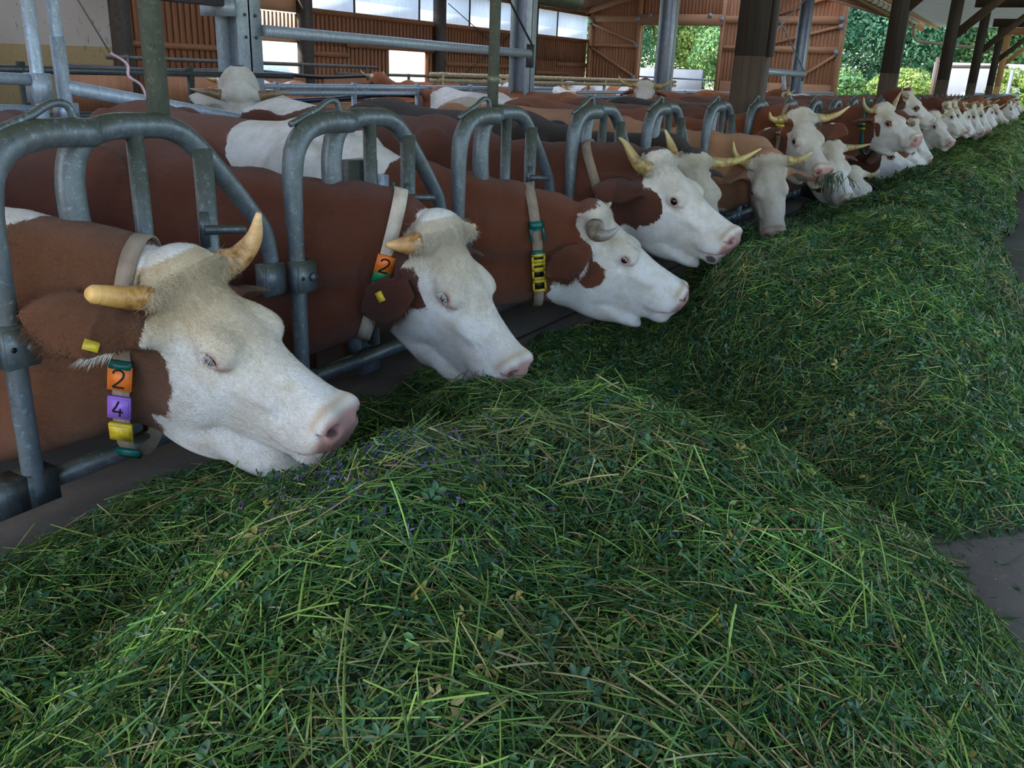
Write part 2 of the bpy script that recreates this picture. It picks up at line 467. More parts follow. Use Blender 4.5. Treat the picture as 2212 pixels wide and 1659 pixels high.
# ------------------------------------------------------------------ the cow
BZT = spline([-.03, 0, .06, .15, .32, .6, 1.0, 1.28, 1.5, 1.66, 1.78, 1.82], [1.0, 1.16, 1.27, 1.335, 1.37, 1.335, 1.325, 1.325, 1.235, 1.10, .99, .93])
BZB = spline([-.03, 0, .06, .15, .32, .6, 1.0, 1.28, 1.5, 1.66, 1.78, 1.82], [.95, .86, .76, .70, .66, .60, .57, .58, .62, .68, .78, .86])
BW = spline([-.03, 0, .06, .15, .32, .6, 1.0, 1.28, 1.5, 1.66, 1.78, 1.82], [.06, .13, .20, .245, .275, .325, .34, .275, .235, .20, .14, .08])
def f_body(P):
    x, y, z = P[..., 0] + 1.0, np.abs(P[..., 1]), P[..., 2]
    xc = np.clip(x, -.03, 1.82); zt = BZT(xc); zb = BZB(xc); W = BW(xc)
    zc = zb + (zt - zb) * .46; hh = np.where(z > zc, zt - zc, zc - zb)
    up = np.clip((z - zc) / (zt - zc), 0, 1)
    w = W * (1 - .22 * up)
    q = ((np.abs(z - zc) / hh) ** 2.2 + (y / w) ** 2.2 + 1e-9) ** (1 / 2.2)
    d = (q - 1) * np.minimum(w, hh) * .85
    ox = np.abs(x - xc)
    return np.where(ox > 0, np.sqrt(np.maximum(d, 0) ** 2 + ox ** 2), d)

def bez(p0, p1, p2, p3, n):
    t = np.linspace(0, 1, n)[:, None]
    return (1 - t) ** 3 * p0 + 3 * (1 - t) ** 2 * t * p1 + 3 * (1 - t) * t * t * p2 + t ** 3 * p3

EZ = -.036; EY = .0995
EAR_U = np.array([-.36, .88, -.22]); EAR_W = np.array([-.60, .10, .75]); EAR_B = np.array([.045, .138, -.060])

class Cow:
    """builds one animal; all lengths in metres, cow-local frame: x forward, y left, z up, origin on the floor under the trunk"""
    def __init__(s, root, head, rot, sc_=.93, body_yaw=0.0, spec=None):
        s.root = np.asarray(root, float); s.P = np.asarray(head, float) - s.root
        s.R = rotm(*rot); s.s = sc_; s.spec = spec or {}
        s.by = body_yaw; c, n = math.cos(body_yaw), math.sin(body_yaw)
        s.B = np.array([[c, -n, 0], [n, c, 0], [0, 0, 1]])
    def h2l(s, p): return s.P + s.s * (np.asarray(p, float) @ s.R.T)
    def l2h(s, p): return ((p - s.P) @ s.R) / s.s
    def l2b(s, p): return p @ s.B
    def b2l(s, p): return np.asarray(p, float) @ s.B.T
    def hadd(s, F, prim, op='u', k=.03):
        f, lo, hi = prim
        g = lambda P: f(s.l2h(P)) * s.s
        c = np.array([[(lo, hi)[i][0], (lo, hi)[j][1], (lo, hi)[l][2]] for i in (0, 1) for j in (0, 1) for l in (0, 1)])
        c = s.h2l(c)
        F.add(g, c.min(0), c.max(0), op, k)
    def badd(s, F, prim, op='u', k=.05):
        f, lo, hi = prim
        g = lambda P: f(s.l2b(P))
        c = np.array([[(lo, hi)[i][0], (lo, hi)[j][1], (lo, hi)[l][2]] for i in (0, 1) for j in (0, 1) for l in (0, 1)])
        c = s.b2l(c); F.add(g, c.min(0), c.max(0), op, k)
    def field(s, thin=.0075):
        sp = s.spec; F = Field()
        s.badd(F, (f_body, (-1.05, -.36, .55), (.85, .36, 1.4)))
        for sg in (-1, 1):
            s.badd(F, v_ell((-.66, sg * .215, 1.285), (.10, .045, .05)), k=.08)
            s.badd(F, v_ell((-.95, sg * .11, 1.18), (.07, .05, .06)), k=.07)
            s.badd(F, v_ell((.42, sg * .19, 1.0), (.16, .08, .30)), k=.10)
            s.badd(F, v_cap((-.62, sg * .17, .95), (-.52, sg * .19, .72), .17, .12), k=.08)
            s.badd(F, v_cap((-.52, sg * .19, .72), (-.78, sg * .17, .48), .10, .052), k=.05)
            s.badd(F, v_cap((-.78, sg * .17, .48), (-.72, sg * .17, .14), .048, .036), k=.03)
            s.badd(F, v_cap((-.72, sg * .17, .12), (-.66, sg * .17, .04), .045, .055), k=.02)
            s.badd(F, v_cap((.42, sg * .18, .80), (.36, sg * .16, .56), .11, .07), k=.08)
            s.badd(F, v_cap((.36, sg * .16, .56), (.37, sg * .16, .34), .062, .048), k=.03)
            s.badd(F, v_cap((.37, sg * .16, .34), (.36, sg * .16, .10), .040, .034), k=.02)
            s.badd(F, v_cap((.36, sg * .16, .10), (.40, sg * .16, .04), .045, .052), k=.02)
        # neck: crest, middle and throat lines
        R = s.R; hx = R[:, 0] * s.s
        lat = sp.get('neck_y', 0.0)
        spec = [((.30, 0, 1.215), (-.035, 0, -.025), .11, .072, .32), ((.46, 0, 1.05), (-.02, 0, -.14), .145, .098, .28), ((.66, 0, .74), (.01, 0, -.285), .11, .075, .18)]
        n = 7
        fence = np.array([.98, lat, 0])
        lines = []
        for (b, h, rb, rh, st) in spec:
            p0 = s.b2l(b); p3 = s.h2l(h)
            p1 = p0 + np.array([.62 if b[2] > .9 else .45, lat, -.10 if b[2] > .9 else .0]); p2 = p3 - hx * st * .62 + np.array([-.03, 0, .0])
            Q = bez(p0, p1, p2, p3, n); rr = (rb + (rh - rb) * np.linspace(0, 1, n) ** .75) * (1 - .22 * np.sin(np.pi * np.linspace(0, 1, n) ** .8))
            lines.append((Q, rr))
            for i in range(n - 1):
                F.add(*v_cap(Q[i], Q[i + 1], rr[i], rr[i + 1]), op='u', k=.07)
        s.neck = lines
        H = lambda p, op='u', k=.03: s.hadd(F, p, op, k)
        s.nocol = []
        H((f_skull, (-.07, -.12, -.33), (.53, .12, .07)), k=.045)
        for g in (-1, 1):
            H(v_ell((.125, g * .066, -.205), (.095, .040, .095)), k=.04)      # cheek muscle
            H(v_ell((.20, g * .084, -.010), (.050, .020, .020)), k=.04)       # brow
            H(v_ell((.21, g * .091, EZ), (.034, .0215, .029)), k=.025)          # eyelids
            H(v_ell((.29, g * .070, -.090), (.07, .014, .014)), k=.03)        # facial crest
            H(v_cap((.02, g * .08, .03), (.033, g * .120, .032), .038, .032), k=.03)   # horn root
            H(v_ell((.498, g * .040, -.078), (.034, .032, .038)), k=.02)      # nostril wing
            H(v_ell((.43, g * .052, -.150), (.06, .028, .040)), k=.03)        # lip
            H(v_ell((.155, g * .124, .012), (.045, .018, .016)), 's', .02)
            H(v_ell((.215, g * .112, -.078), (.035, .012, .008)), 's', .02)
            op_ = sp.get('eye_open', .011)
            Re = rotm(0, .22, 0)
            H(v_ell((.210, g * .124, EZ), (.0205, .027, op_), Re), 's', .006)
            H(v_ell((.528, g * .047, -.080), (.028, .019, .016), rotm(g * .5, .5, 0)), 's', .010)
            H(v_ell((.512, g * .068, -.094), (.018, .010, .0055), rotm(0, .3, 0)), 's', .006)
            H(v_cap((.515, g * .050, -.163), (.43, g * .071, -.200), .0045, .003), 's', .012)
            ear = sp.get('ears', {}).get(g, {})
            u = ear.get('u', EAR_U * [1, g, 1]); wv = ear.get('w', EAR_W * [1, g, 1])
            H(v_cap((.055, g * .10, -.060), (.048, g * .142, -.060), .038, .027), k=.03)
            s.nocol.append(len(F.ops)); H(f_ear(ear.get('b', EAR_B * [1, g, 1]), u, wv, ear.get('T', thin), ear.get('L', 1.2), ear.get('curl', 5.0)), k=.016)
        H(v_ell((.465, 0, -.208), (.045, .052, .034)), k=.02)                 # chin
        H(v_ell((.508, 0, -.105), (.028, .046, .048)), k=.02)
        H(v_cap((.528, 0, -.15), (.548, 0, -.09), .002, .002), 's', .008)
        if sp.get('hair_top', True): H(v_ell((.005, 0, .062), (.062, .078, .042)), k=.035)
        H(v_ell((.14, 0, -.322), (.16, .072, .048)), k=.04)
        for q in sp.get('extra', []): H(q, k=.02)
        return F
    def build(s, name, fine=.006, coarse=.035, label=None, cat='cow', group=None):
        sp = s.spec
        F = s.F = s.field(thin=max(.0078, fine * 1.45))
        c = s.h2l(np.array([(a, b, d) for a in (-.12, .55) for b in (-.29, .29) for d in (-.335, .12)]))
        flo, fhi = c.min(0) , c.max(0)
        if 'fz' in sp: pass
        hi = np.maximum(fhi + .01, [.9, .45, 1.45]); lo = np.array([-1.15, -.5, -.03]); lo[1] = min(lo[1], flo[1] - .02)
        if abs(s.by) > .1: lo = lo - .25; lo[2] = -.03; hi = hi + .25
        X, Y, Z = [axis(lo[i], hi[i], flo[i], fhi[i], fine, coarse) for i in range(3)]
        D = F.grid(X, Y, Z)
        V, Q = surface_nets(D, X, Y, Z); del D
        # snap to the true surface
        d = F.pts(V); g = F.grad(V, .003); V = V - g * np.clip(d, -.004, .004)[:, None] * .7
        hh_ = s.l2h(V); far_ = np.clip((np.linalg.norm(hh_ - np.array([.24, 0, -.1]), axis=1) - .30) / .15, 0, 1); q_ = V
        w_ = (np.sin(9 * q_[:, 0] + 5 * q_[:, 2] + 3 * s.root[1]) * np.sin(8 * q_[:, 2] - 6 * q_[:, 0] + 1) * .006 + np.sin(26 * q_[:, 0] + 9 * q_[:, 2]) * np.sin(7 * q_[:, 2] + 2 * q_[:, 1]) * .0028)
        V = V + g * (w_ * far_)[:, None]
        me = raw_mesh(name, V, Q, np.zeros((0, 3), int))
        me.materials.append(M_HIDE)
        me.polygons.foreach_set('use_smooth', np.ones(len(Q), bool))
        o = bpy.data.objects.new(name, me); COL.objects.link(o); o.location = s.root
        set_attrs(me, s.colours(V, g))
        tag(o, label, cat, group)
        s.obj = o
        s.V, s.Q, s.N = V, Q, g
        return o
    def colours(s, V, N=None):
        sp = s.spec; h = s.l2h(V); b = s.l2b(V)
        inh = (((h - np.array([.24, 0, -.13])) / np.array([.37, .34, .30])) ** 2).sum(1) < 1
        coat = np.full(len(V), .3)
        face = sp.get('face', True)
        if face:
            dx = sp.get('dx', 0.0)
            bx = spline([-.45, -.30, -.26, -.2, -.12, -.07, -.03, .0, .1], np.array([.08, .10, .11, .125, .10, .07, .035, -.045, -.06]) + dx * np.array([1, 1, 1, 1, 1, 1, .6, 0, 0]))
            v = (h[:, 0] - bx(h[:, 2])) 
            v = np.minimum(v, .30 - np.abs(h[:, 1]) * 0)
            rad = 1 - np.sqrt((((h - np.array([.24, 0, -.13])) / np.array([.37, .34, .30])) ** 2).sum(1))
            v = np.minimum(v, rad * .3)
            coat = np.minimum(coat, -v)
        for op in sp.get('patches', []):
            fr, colr, c, r = op[:4]; P = h if fr == 'h' else b
            if len(op) > 4: Rm = rotm(*op[4])
            else: Rm = None
            c = np.asarray(c, float)
            if fr == 'h2': P = h.copy()
            if colr in 'WB':   # both sides
                P = P.copy(); P[:, 1] = -np.abs(P[:, 1])
            d = v_ell(c, r, Rm)[0](P)
            coat = np.minimum(coat, d) if colr in 'wW' else np.maximum(coat, -d)
        # ears keep their own colour
        for g in (-1, 1):
            e = sp.get('earcol', {}).get(g, .2)
            if e is not None:
                ear = sp.get('ears', {}).get(g, {}); u = np.array(ear.get('u', EAR_U * [1, g, 1]), float); u /= np.linalg.norm(u)
                q = h - np.array(ear.get('b', EAR_B * [1, g, 1])); a = q @ u; rr = np.linalg.norm(q - np.clip(a, 0, .19)[:, None] * u, axis=1)
                m = .085 - rr; m = np.minimum(m, a + .012); m = np.minimum(m, .03 * 9)
                coat = np.where(m > 0, np.maximum(coat, m) if e > 0 else np.minimum(coat, -m), coat)
        n = len(V)
        br = np.array(sp.get('brown', (.20, .062, .022))); tint = np.tile(br, (n, 1))
        # darker, redder head and neck crest; lighter where the hair is thin
        if sp.get('ear_dark', True):
            m = np.clip((np.abs(h[:, 1]) - .14) / .05, 0, 1) * inh; tint = tint * (1 - .35 * m[:, None])
        wh = np.array(sp.get('white', (.86, .845, .825))); pale = np.tile(wh, (n, 1))
        cr = np.clip((.46 - h[:, 0]) / .34, 0, 1) * np.clip((h[:, 2] + .055 + .04 * np.clip((.15 - h[:, 0]) / .15, 0, 1)) / .06, 0, 1) * inh
        cream = np.array(sp.get('cream', (.58, .47, .31))); k = (cr * sp.get('creamy', .6))[:, None]
        pale = pale * (1 - k) + cream * k
        # muzzle skin, eyelid rims
        sk = np.clip(((h[:, 0] - .495) + (-h[:, 2] - .06) * .12 - .25 * np.clip(np.abs(h[:, 1]) - .05, 0, 1)) / .016, 0, 1) * np.clip((h[:, 2] + .170) / .02, 0, 1)
        sk *= np.clip(1.0 - np.clip(h[:, 2] + .052, 0, 1) / .014, 0, 1)
        sk = np.maximum(sk, .75 * np.clip((h[:, 0] - .44) / .03, 0, 1) * np.clip((-.160 - h[:, 2]) / .012, 0, 1) * np.clip((h[:, 2] + .205) / .02, 0, 1) * (h[:, 0] < .56) * .6)
        for g in (-1, 1):
            q = (h - np.array([.212, g * .110, EZ - .001])) / np.array([.030, .03, .6 * .026 + sp.get('eye_open', .011)]); r = np.sqrt((q * q).sum(1))
            sk = np.maximum(sk, np.clip((1.0 - r) / .35, 0, 1) * sp.get('rim', .8))
            q = (h - np.array([.243, g * .100, EZ - .012])) / np.array([.02, .03, .008]); r = np.sqrt((q * q).sum(1))
            sk = np.maximum(sk, np.clip((1.1 - r) / .4, 0, 1) * sp.get('rim', .8) * .9)
            # pink inside the ear
        sk = sk * inh * sp.get('pink', 1.0)
        dk = np.zeros(n)
        for g in (-1, 1):
            q = (h - np.array([.524, g * .050, -.084])) / np.array([.020, .017, .013]); r = np.sqrt((q * q).sum(1))
            dk = np.maximum(dk, np.clip((1.0 - r) / .3, 0, 1) * .75)
            q = (h - np.array([.47, g * .05, -.132])) / np.array([.045, .02, .006]); 
            Rr = 0
        for op in sp.get('dark', []):
            d = v_ell(*op)[0](h); dk = np.maximum(dk, np.clip(-d / .006, 0, 1) * .9)
        low = np.clip((.25 - b[:, 2]) / .1, 0, 1) * (~inh); dk = np.maximum(dk, .7 * (b[:, 2] < .07) * (~inh))
        if 'all_pale' in sp: coat = np.full(n, -.3)
        # grass-stained rim above the nose pad
        st = np.clip(1 - np.abs(h[:, 0] - .482 + .12 * (-h[:, 2] - .06)) / .022, 0, 1) * np.clip((h[:, 2] + .11) / .03, 0, 1) * inh
        pale = pale * (1 - .45 * st[:, None] * np.array([[.6, .9, 1.2]]))
        return dict(coat=coat, tint=tint, pale=pale, skin=sk, dark=dk * inh + dk * (~inh))
    # ---- parts
    def horn(s, g, pts, r0=.030, tip=.006, col=(.36, .20, .06), n=14, blunt=False):
        P = s.h2l(np.array(pts, float)); C = curve3(P, n)
        t = np.linspace(0, 1, n); r = s.s * (r0 * (1 - t ** 1.35) + tip)
        if blunt: r = s.s * (r0 * (1 - .35 * t)); r[-1] *= .6
        mb = MB(); mb.tube(C, r, 14)
        o = mb.build('horn', M_HORN, s.obj, True)
        nv = len(o.data.vertices); al = np.repeat(t, 14); al = np.r_[al, 0, 1][:nv]
        set_attrs(o.data, dict(along=al, tint=np.tile(np.array(col), (nv, 1))))
        return o
    def eye(s, g, pale=False):
        P = s.h2l((.209, g * EY, EZ)); r = .0200 * s.s
        mb = MB(); nn, mm = 16, 10
        th = np.linspace(0, np.pi, mm + 2)[1:-1]; ph = np.arange(nn) / nn * 2 * np.pi
        V = [P + r * np.array([math.sin(a) * math.cos(b), math.sin(a) * math.sin(b), math.cos(a)]) for a in th for b in ph]
        V += [P + [0, 0, r], P - [0, 0, r]]
        q = [[i * nn + j, i * nn + (j + 1) % nn, (i + 1) * nn + (j + 1) % nn, (i + 1) * nn + j] for i in range(mm - 1) for j in range(nn)]
        t = [[mm * nn, (j + 1) % nn, j] for j in range(nn)] + [[mm * nn + 1, (mm - 1) * nn + j, (mm - 1) * nn + (j + 1) % nn] for j in range(nn)]
        mb.add(V, q, t)
        return mb.build('eye', M_EYE, s.obj, True)
    def lashes(s, g, n=22, ln=.016, down=1.0):
        mb = MB(); op = s.spec.get('eye_open', .011)
        for i in range(n):
            u = -1 + 2 * i / (n - 1)
            a = np.array([.2095 + .019 * u, g * (EY + .0165 - .004 * u * u), EZ + op * math.sqrt(max(0, 1 - u * u)) * .9 + .0045 * -u])
            d = np.array([u * .25 + .1 * random.uniform(-1, 1), g * .75, -.55 * down + .12 * random.uniform(-1, 1)]); d /= np.linalg.norm(d)
            L = ln * random.uniform(.75, 1.1)
            P = [a, a + d * L * .5 + [0, 0, -.001], a + d * L + [0, 0, -.004]]
            mb.tube(s.h2l(P), np.array([.0006, .00045, .0002]), 3, False)
        return mb.build('eyelashes', M_LASH, s.obj)
    def ear_frame(s, g):
        ear = s.spec.get('ears', {}).get(g, {}); u = np.array(ear.get('u', EAR_U * [1, g, 1]), float); u /= np.linalg.norm(u)
        w_ = np.array(ear.get('w', EAR_W * [1, g, 1]), float); w_ = w_ - u * (w_ @ u); w_ /= np.linalg.norm(w_)
        return np.array(ear.get('b', EAR_B * [1, g, 1]), float), u, np.cross(w_, u), w_, ear.get('L', 1.2), ear.get('curl', 5.0)
    def ear_fringe(s, g, n=260, ln=.030, pale_to=.06, name='ear_fringe'):
        b, u, v, w_, L, cu = s.ear_frame(g); R = np.random.default_rng(3); mb = MB(); P = []
        lo = -1 if v[2] > 0 else 1                       # hangs from the lower edge
        a = R.uniform(.02, .165, n); sg = np.where(R.random(n) < .75, lo, -lo)
        W = EARW(a) * .93; off = -(cu * W * W + 1.8 * a * a)
        root = b + (u * a[:, None] + v * (sg * W)[:, None] + w_ * off[:, None]) * L
        d = v * sg[:, None] + u * R.uniform(.1, .9, n)[:, None] - w_ * .25 + R.normal(0, .18, (n, 3)) + np.array([0, 0, -.15]); d /= np.linalg.norm(d, axis=1)[:, None]
        ll = ln * R.uniform(.5, 1.1, n) * np.where(sg == lo, 1, .5)
        p0 = s.h2l(root - d * .006); p1 = s.h2l(root + d * (ll * .5)[:, None]); p2 = s.h2l(root + d * ll[:, None] + np.array([0, 0, -.004]))
        S = np.cross(p2 - p0, R.normal(0, 1, (n, 3))); S /= np.linalg.norm(S, axis=1)[:, None]; S *= .0006
        V = np.stack([p0 - S, p0 + S, p1 - S * .8, p1 + S * .8, p2], 1).reshape(-1, 3); k = np.arange(n)[:, None] * 5
        mb.add(V, k + np.array([0, 1, 3, 2]), k + np.array([2, 3, 4])); o = mb.build(name, M_HIDE, s.obj, True)
        col = s.colours(p0); col['coat'] = np.where((a < pale_to) & (sg == lo), -.3, .3); col = {q: np.repeat(x, 5, axis=0) for q, x in col.items()}
        set_attrs(o.data, col)
    def ear_tag(s, g, a=.08, bb=0.0, sz=(.05, .032)):
        b, u, v, w_, L, cu = s.ear_frame(g)
        p = s.h2l(b + (u * a + v * bb - w_ * (cu * bb * bb + 1.8 * a * a)) * L + w_ * .014); n_ = s.R @ w_; x_ = s.R @ u
        make_tag(s.obj, p, n_, x_, np.cross(n_, x_), sz[0] * .5, sz[1], M_TAGY, None, name='ear_tag', th=.003)
    def fur(s, count, ln=.012, wd=.0009, poll=.044, region=None, seed=1, name='short_fur', neck=False):
        """short hairs rooted on the head, lying along the face"""
        R = np.random.default_rng(seed)
        h = s.l2h(s.V[s.Q[:, 0]]); c = ((h - np.array([.22, 0, -.12])) / np.array([.36, .26, .25])) ** 2
        ok = (c.sum(1) < 1) & (h[:, 0] < .46)
        # only the sides a visitor of the alley can see need hair
        if neck:
            L_ = s.V[s.Q[:, 0]]; ok = (~ok) & (L_[:, 0] > .25) & (L_[:, 2] > .75) & (h[:, 0] < .12) & ((s.N[s.Q[:, 0]][:, 1] < .35))
        if region is not None: ok &= region(h)
        Q = s.Q[ok]; A = s.V[Q]
        area = np.linalg.norm(np.cross(A[:, 1] - A[:, 0], A[:, 3] - A[:, 0]), axis=1)
        i = R.choice(len(Q), count, p=area / area.sum()); u, v = R.random(count), R.random(count)
        P = (A[i, 0] * ((1 - u) * (1 - v))[:, None] + A[i, 1] * (u * (1 - v))[:, None] + A[i, 2] * (u * v)[:, None] + A[i, 3] * ((1 - u) * v)[:, None])
        N = s.N[Q[i, 0]]
        hp = s.l2h(P)
        flow = np.stack([np.ones(count), np.sign(hp[:, 1]) * .5 * np.clip(np.abs(hp[:, 1]) / .08, 0, 1), -.55 * np.clip(-hp[:, 2] / .12, 0, 1)], 1)
        top = np.clip((.13 - hp[:, 0]) / .11, 0, 1) * np.clip((hp[:, 2] + .03) / .06, 0, 1)
        if neck: top = top * 0; flow = np.tile([[-.55, 0, -.75]], (count, 1)) @ s.R
        flow = flow @ s.R.T + R.normal(0, .28, (count, 3)) + R.normal(0, .5, (count, 3)) * top[:, None]
        flow -= N * (flow * N).sum(1)[:, None]; flow /= np.linalg.norm(flow, axis=1)[:, None]
        L = (ln * R.uniform(.6, 1.2, count) * (1 + (poll / ln - 1) * top * R.uniform(.3, 1, count)))[:, None]
        lift = (.22 + .30 * top)[:, None]
        d = flow * 1.0 + N * lift
        S = np.cross(N, flow) * (wd * R.uniform(.7, 1.2, count))[:, None] * .5
        p0 = P - N * .0008; p1 = p0 + d * L * .55; p2 = p1 + (flow - N * .05) * L * .45 + R.normal(0, .0008, (count, 3))
        V = np.stack([p0 - S, p0 + S, p1 - S * .8, p1 + S * .8, p2], 1).reshape(-1, 3)
        b = np.arange(count)[:, None] * 5
        q = b + np.array([0, 1, 3, 2]); t = b + np.array([2, 3, 4])
        mb = MB(); mb.add(V, q, t)
        o = mb.build(name, M_HIDE, s.obj, True)
        col = s.colours(P); col = {k: np.repeat(a, 5, axis=0) for k, a in col.items()}
        var = np.repeat(R.uniform(.78, 1.12, count), 5)[:, None]
        col['pale'] = col['pale'] * var; col['tint'] = col['tint'] * var
        set_attrs(o.data, col)
        return o
    def collar(s, t=.72, width=.036, mat=None, tilt=0.0, tags=(), slack=.02, yawt=0.0, name='collar', n=56, th0=0):
        """a strap round the neck; tags: (angle, height, material, text, mat2)"""
        (A, _), (M_, _), (Bn, _) = s.neck
        def at(C):
            x = t * (len(C) - 1); i = min(int(x), len(C) - 2); f = x - i; return C[i] * (1 - f) + C[i + 1] * f
        a, m, b = at(A), at(M_), at(Bn); c = (a + m + b) / 3
        up = a - b; up /= np.linalg.norm(up)
        fw = at(M_) - M_[max(0, int(t * (len(M_) - 1)) - 1)]; fw = fw - up * (fw @ up); fw /= np.linalg.norm(fw)
        up = up + fw * tilt; up /= np.linalg.norm(up); fw = fw - up * (fw @ up); fw /= np.linalg.norm(fw)
        sd = -np.cross(up, fw)     # towards the animal's right
        fw = fw + sd * yawt; fw /= np.linalg.norm(fw); sd = -np.cross(up, fw)
        th = np.arange(n) / n * 2 * np.pi
        FC = Field(); FC.ops = [o for i, o in enumerate(s.F.ops) if i not in s.nocol]
        def rad(th):
            D = np.cos(th)[:, None] * up + np.sin(th)[:, None] * sd
            rr = np.linspace(.42, .02, 90); hit = np.full(len(th), .1); done = np.zeros(len(th), bool)
            for r in rr:
                d = FC.pts(c + D * r); mnow = (d < 0) & ~done; hit[mnow] = r; done |= mnow
            return hit, D
        r, D = rad(th)
        for _ in range(3): r = np.maximum(r, (np.roll(r, 1) + np.roll(r, -1)) / 2)
        r = r + .006 + slack * np.clip(-np.cos(th), 0, 1) ** 2
        C = c + D * r[:, None]
        mb = MB(); hw = width / 2 * s.s / .93; tk = .0022
        V = np.stack([C - fw * hw + D * tk, C + fw * hw + D * tk, C + fw * hw - D * tk, C - fw * hw - D * tk], 1).reshape(-1, 3)
        i = np.arange(n)[:, None]; j = (i + 1) % n
        q = np.concatenate([np.stack([i * 4 + k, i * 4 + (k + 1) % 4, j * 4 + (k + 1) % 4, j * 4 + k], -1).reshape(-1, 4) for k in range(4)])
        mb.add(V, q)
        co = mb.build(name, mat or M_STRAP, s.obj)
        for (ang, hgt, mt, txt, wd_) in tags:
            k = ang / 360 * n; i0 = int(k) % n; f = k - int(k); i1 = (i0 + 1) % n
            p = C[i0] * (1 - f) + C[i1] * f; o_ = D[i0] * (1 - f) + D[i1] * f; tg = C[i1] - C[i0]; tg /= np.linalg.norm(tg)
            o_ = o_ - tg * (o_ @ tg); o_ /= np.linalg.norm(o_)
            make_tag(co, p + o_ * .007, o_, tg, fw, hgt * s.s / .93, wd_ * s.s / .93, mt, txt)
        return co

def stroke(mb, pts, w, O, X, Y, Zv, mi):
    """flat pen stroke through 2-D points, in the plane O + x X + y Y, raised along Zv"""
    pts = np.asarray(pts, float); T = np.gradient(pts, axis=0); T /= np.linalg.norm(T, axis=1)[:, None] + 1e-9; Nn = np.stack([-T[:, 1], T[:, 0]], 1) * w / 2
    L = pts + Nn; R = pts - Nn
    to3 = lambda p: O + p[:, :1] * X + p[:, 1:] * Y + Zv
    n = len(pts); V = np.vstack([to3(L), to3(R)]); i = np.arange(n - 1)[:, None]
    q = np.hstack([i, i + 1, n + i + 1, n + i])
    mb.add(V, q, mi=mi); mb.add(V, q[:, ::-1], mi=mi)
DIG = {
 '2': [[(-.30, .28), (-.26, .42), (-.12, .5), (.10, .5), (.26, .38), (.26, .18), (.10, -.08), (-.14, -.32), (-.30, -.48), (-.10, -.49), (.32, -.49)]],
 '4': [[(.05, .5), (-.12, .12), (-.28, -.2), (-.05, -.2), (.30, -.2)], [(.14, .02), (.12, -.22), (.10, -.5)]],
 '1': [[(-.22, .28), (-.02, .5), (0, .45), (0, -.1), (0, -.5)]],
 '0': [[(.24 * math.sin(a), .40 * math.cos(a)) for a in np.linspace(0, 6.2832, 18)]],
 'U': [[(-.24, .5), (-.24, -.1), (-.16, -.40), (0, -.46), (.16, -.40), (.24, -.1), (.24, .5)]],
}
def make_tag(parent, p, nrm, tg, fw, h, w, mt, txt, name='number_tag', th=.009):
    """plastic tag: h along the strap (tg), w across it (fw), facing nrm"""
    mb = MB(); y = -tg; x = np.cross(y, nrm)
    R = np.array([x, y, nrm]).T
    b = .14 * w
    if txt == 'frame':
        for a0, a1 in (((-w/2, -h/2, 0), (-w/2 + b, h/2, th)), ((w/2 - b, -h/2, 0), (w/2, h/2, th)), ((-w/2, -h/2, 0), (w/2, -h/2 + b * 1.5, th)), ((-w/2, h/2 - b * 1.5, 0), (w/2, h/2, th))):
            mb.box(a0, a1, R, p)
        mb.box((-w/2 + b, -h/2 + b, -.001), (w/2 - b, h/2 - b, .001), R, p, mi=1)
    elif txt == 'buckle':
        for a0, a1 in (((-w/2, -h/2, 0), (-w/2 + b, h/2, th)), ((w/2 - b, -h/2, 0), (w/2, h/2, th)), ((-w/2, h/2 - h * .38, 0), (w/2, h/2, th))):
            mb.box(a0, a1, R, p)
        mb.box((-w*.2, h*.02, th), (w*.2, h*.10, th + .002), R, p)
    else:
        # bevelled tile
        c = .06 * w
        for (k, z0, z1) in ((0, -.004, th - .0025), (c, th - .0025, th)):
            mb.box((-w/2 + k, -h/2 + k, z0), (w/2 - k, h/2 - k, z1), R, p)
    if txt in DIG:
        for st in DIG[txt]:
            st = curve3(np.array(st), 40) * h * .72
            stroke(mb, st, h * .085, np.asarray(p), x, y, nrm * (th + .0006), 1)
    o = mb.build(name, [mt, M_INK], parent)
    return o
# ------------------------------------------------------------------ setting: floors, walls, roofs
FXN = -1.75                     # plane of the feed fence
FS = 1.09375
_PY = [.97, 1.80, 2.615, 3.49, 4.33, 5.27, 6.15, 7.03, 7.93, 8.82, 9.70, 10.58]
def post_y(n): return _PY[n] if 0 <= n < 12 else (.97 - .83 if n < 0 else 10.58 + .87 * (n - 11))
FLOOR = .30                     # feed table
m, t, b = NT('feed_alley_concrete'); co = objco(t)
c_ = ramp(t, noise(t, co, 1.2, 6, .6), [(.3, (.085, .078, .075)), (.7, (.15, .145, .145))])
c_ = mix(t, ramp(t, noise(t, co, 26, 5, .7), [(.5, (0, 0, 0)), (.72, (.8, .8, .8))]), c_, (.16, .145, .135))
c_ = mix(t, ramp(t, noise(t, co, 110, 3, .7), [(.66, (0, 0, 0)), (.72, (1, 1, 1))]), c_, (.24, .21, .17))
t.links.new(c_, b.inputs['Base Color']); t.links.new(mth(t, 'MULTIPLY_ADD', noise(t, co, 5, 4), .5, .25), b.inputs['Roughness'])
bump(t, b, noise(t, co, 90, 5, .7), .5, .004); M_CONC = m
M_CURB = simple('stained_concrete_curb', (.055, .045, .036), .85, var=(.03, .024, .02), scale=7, bmp=.5)
M_SLURRY = simple('dark_cubicle_floor', (.045, .035, .027), .8, var=(.028, .022, .016), scale=2, bmp=.3)
M_FIELD = simple('sunlit_gravel_yard', (.36, .35, .26), .9, var=(.22, .28, .10), scale=.25)
M_STRAW = simple('scattered_straw', (.55, .45, .28), .9, var=(.25, .2, .12), scale=25, bmp=.5)
def struct(name, mb, mats, **k):
    o = mb.build(name, mats, **k); o['kind'] = 'structure'; return o

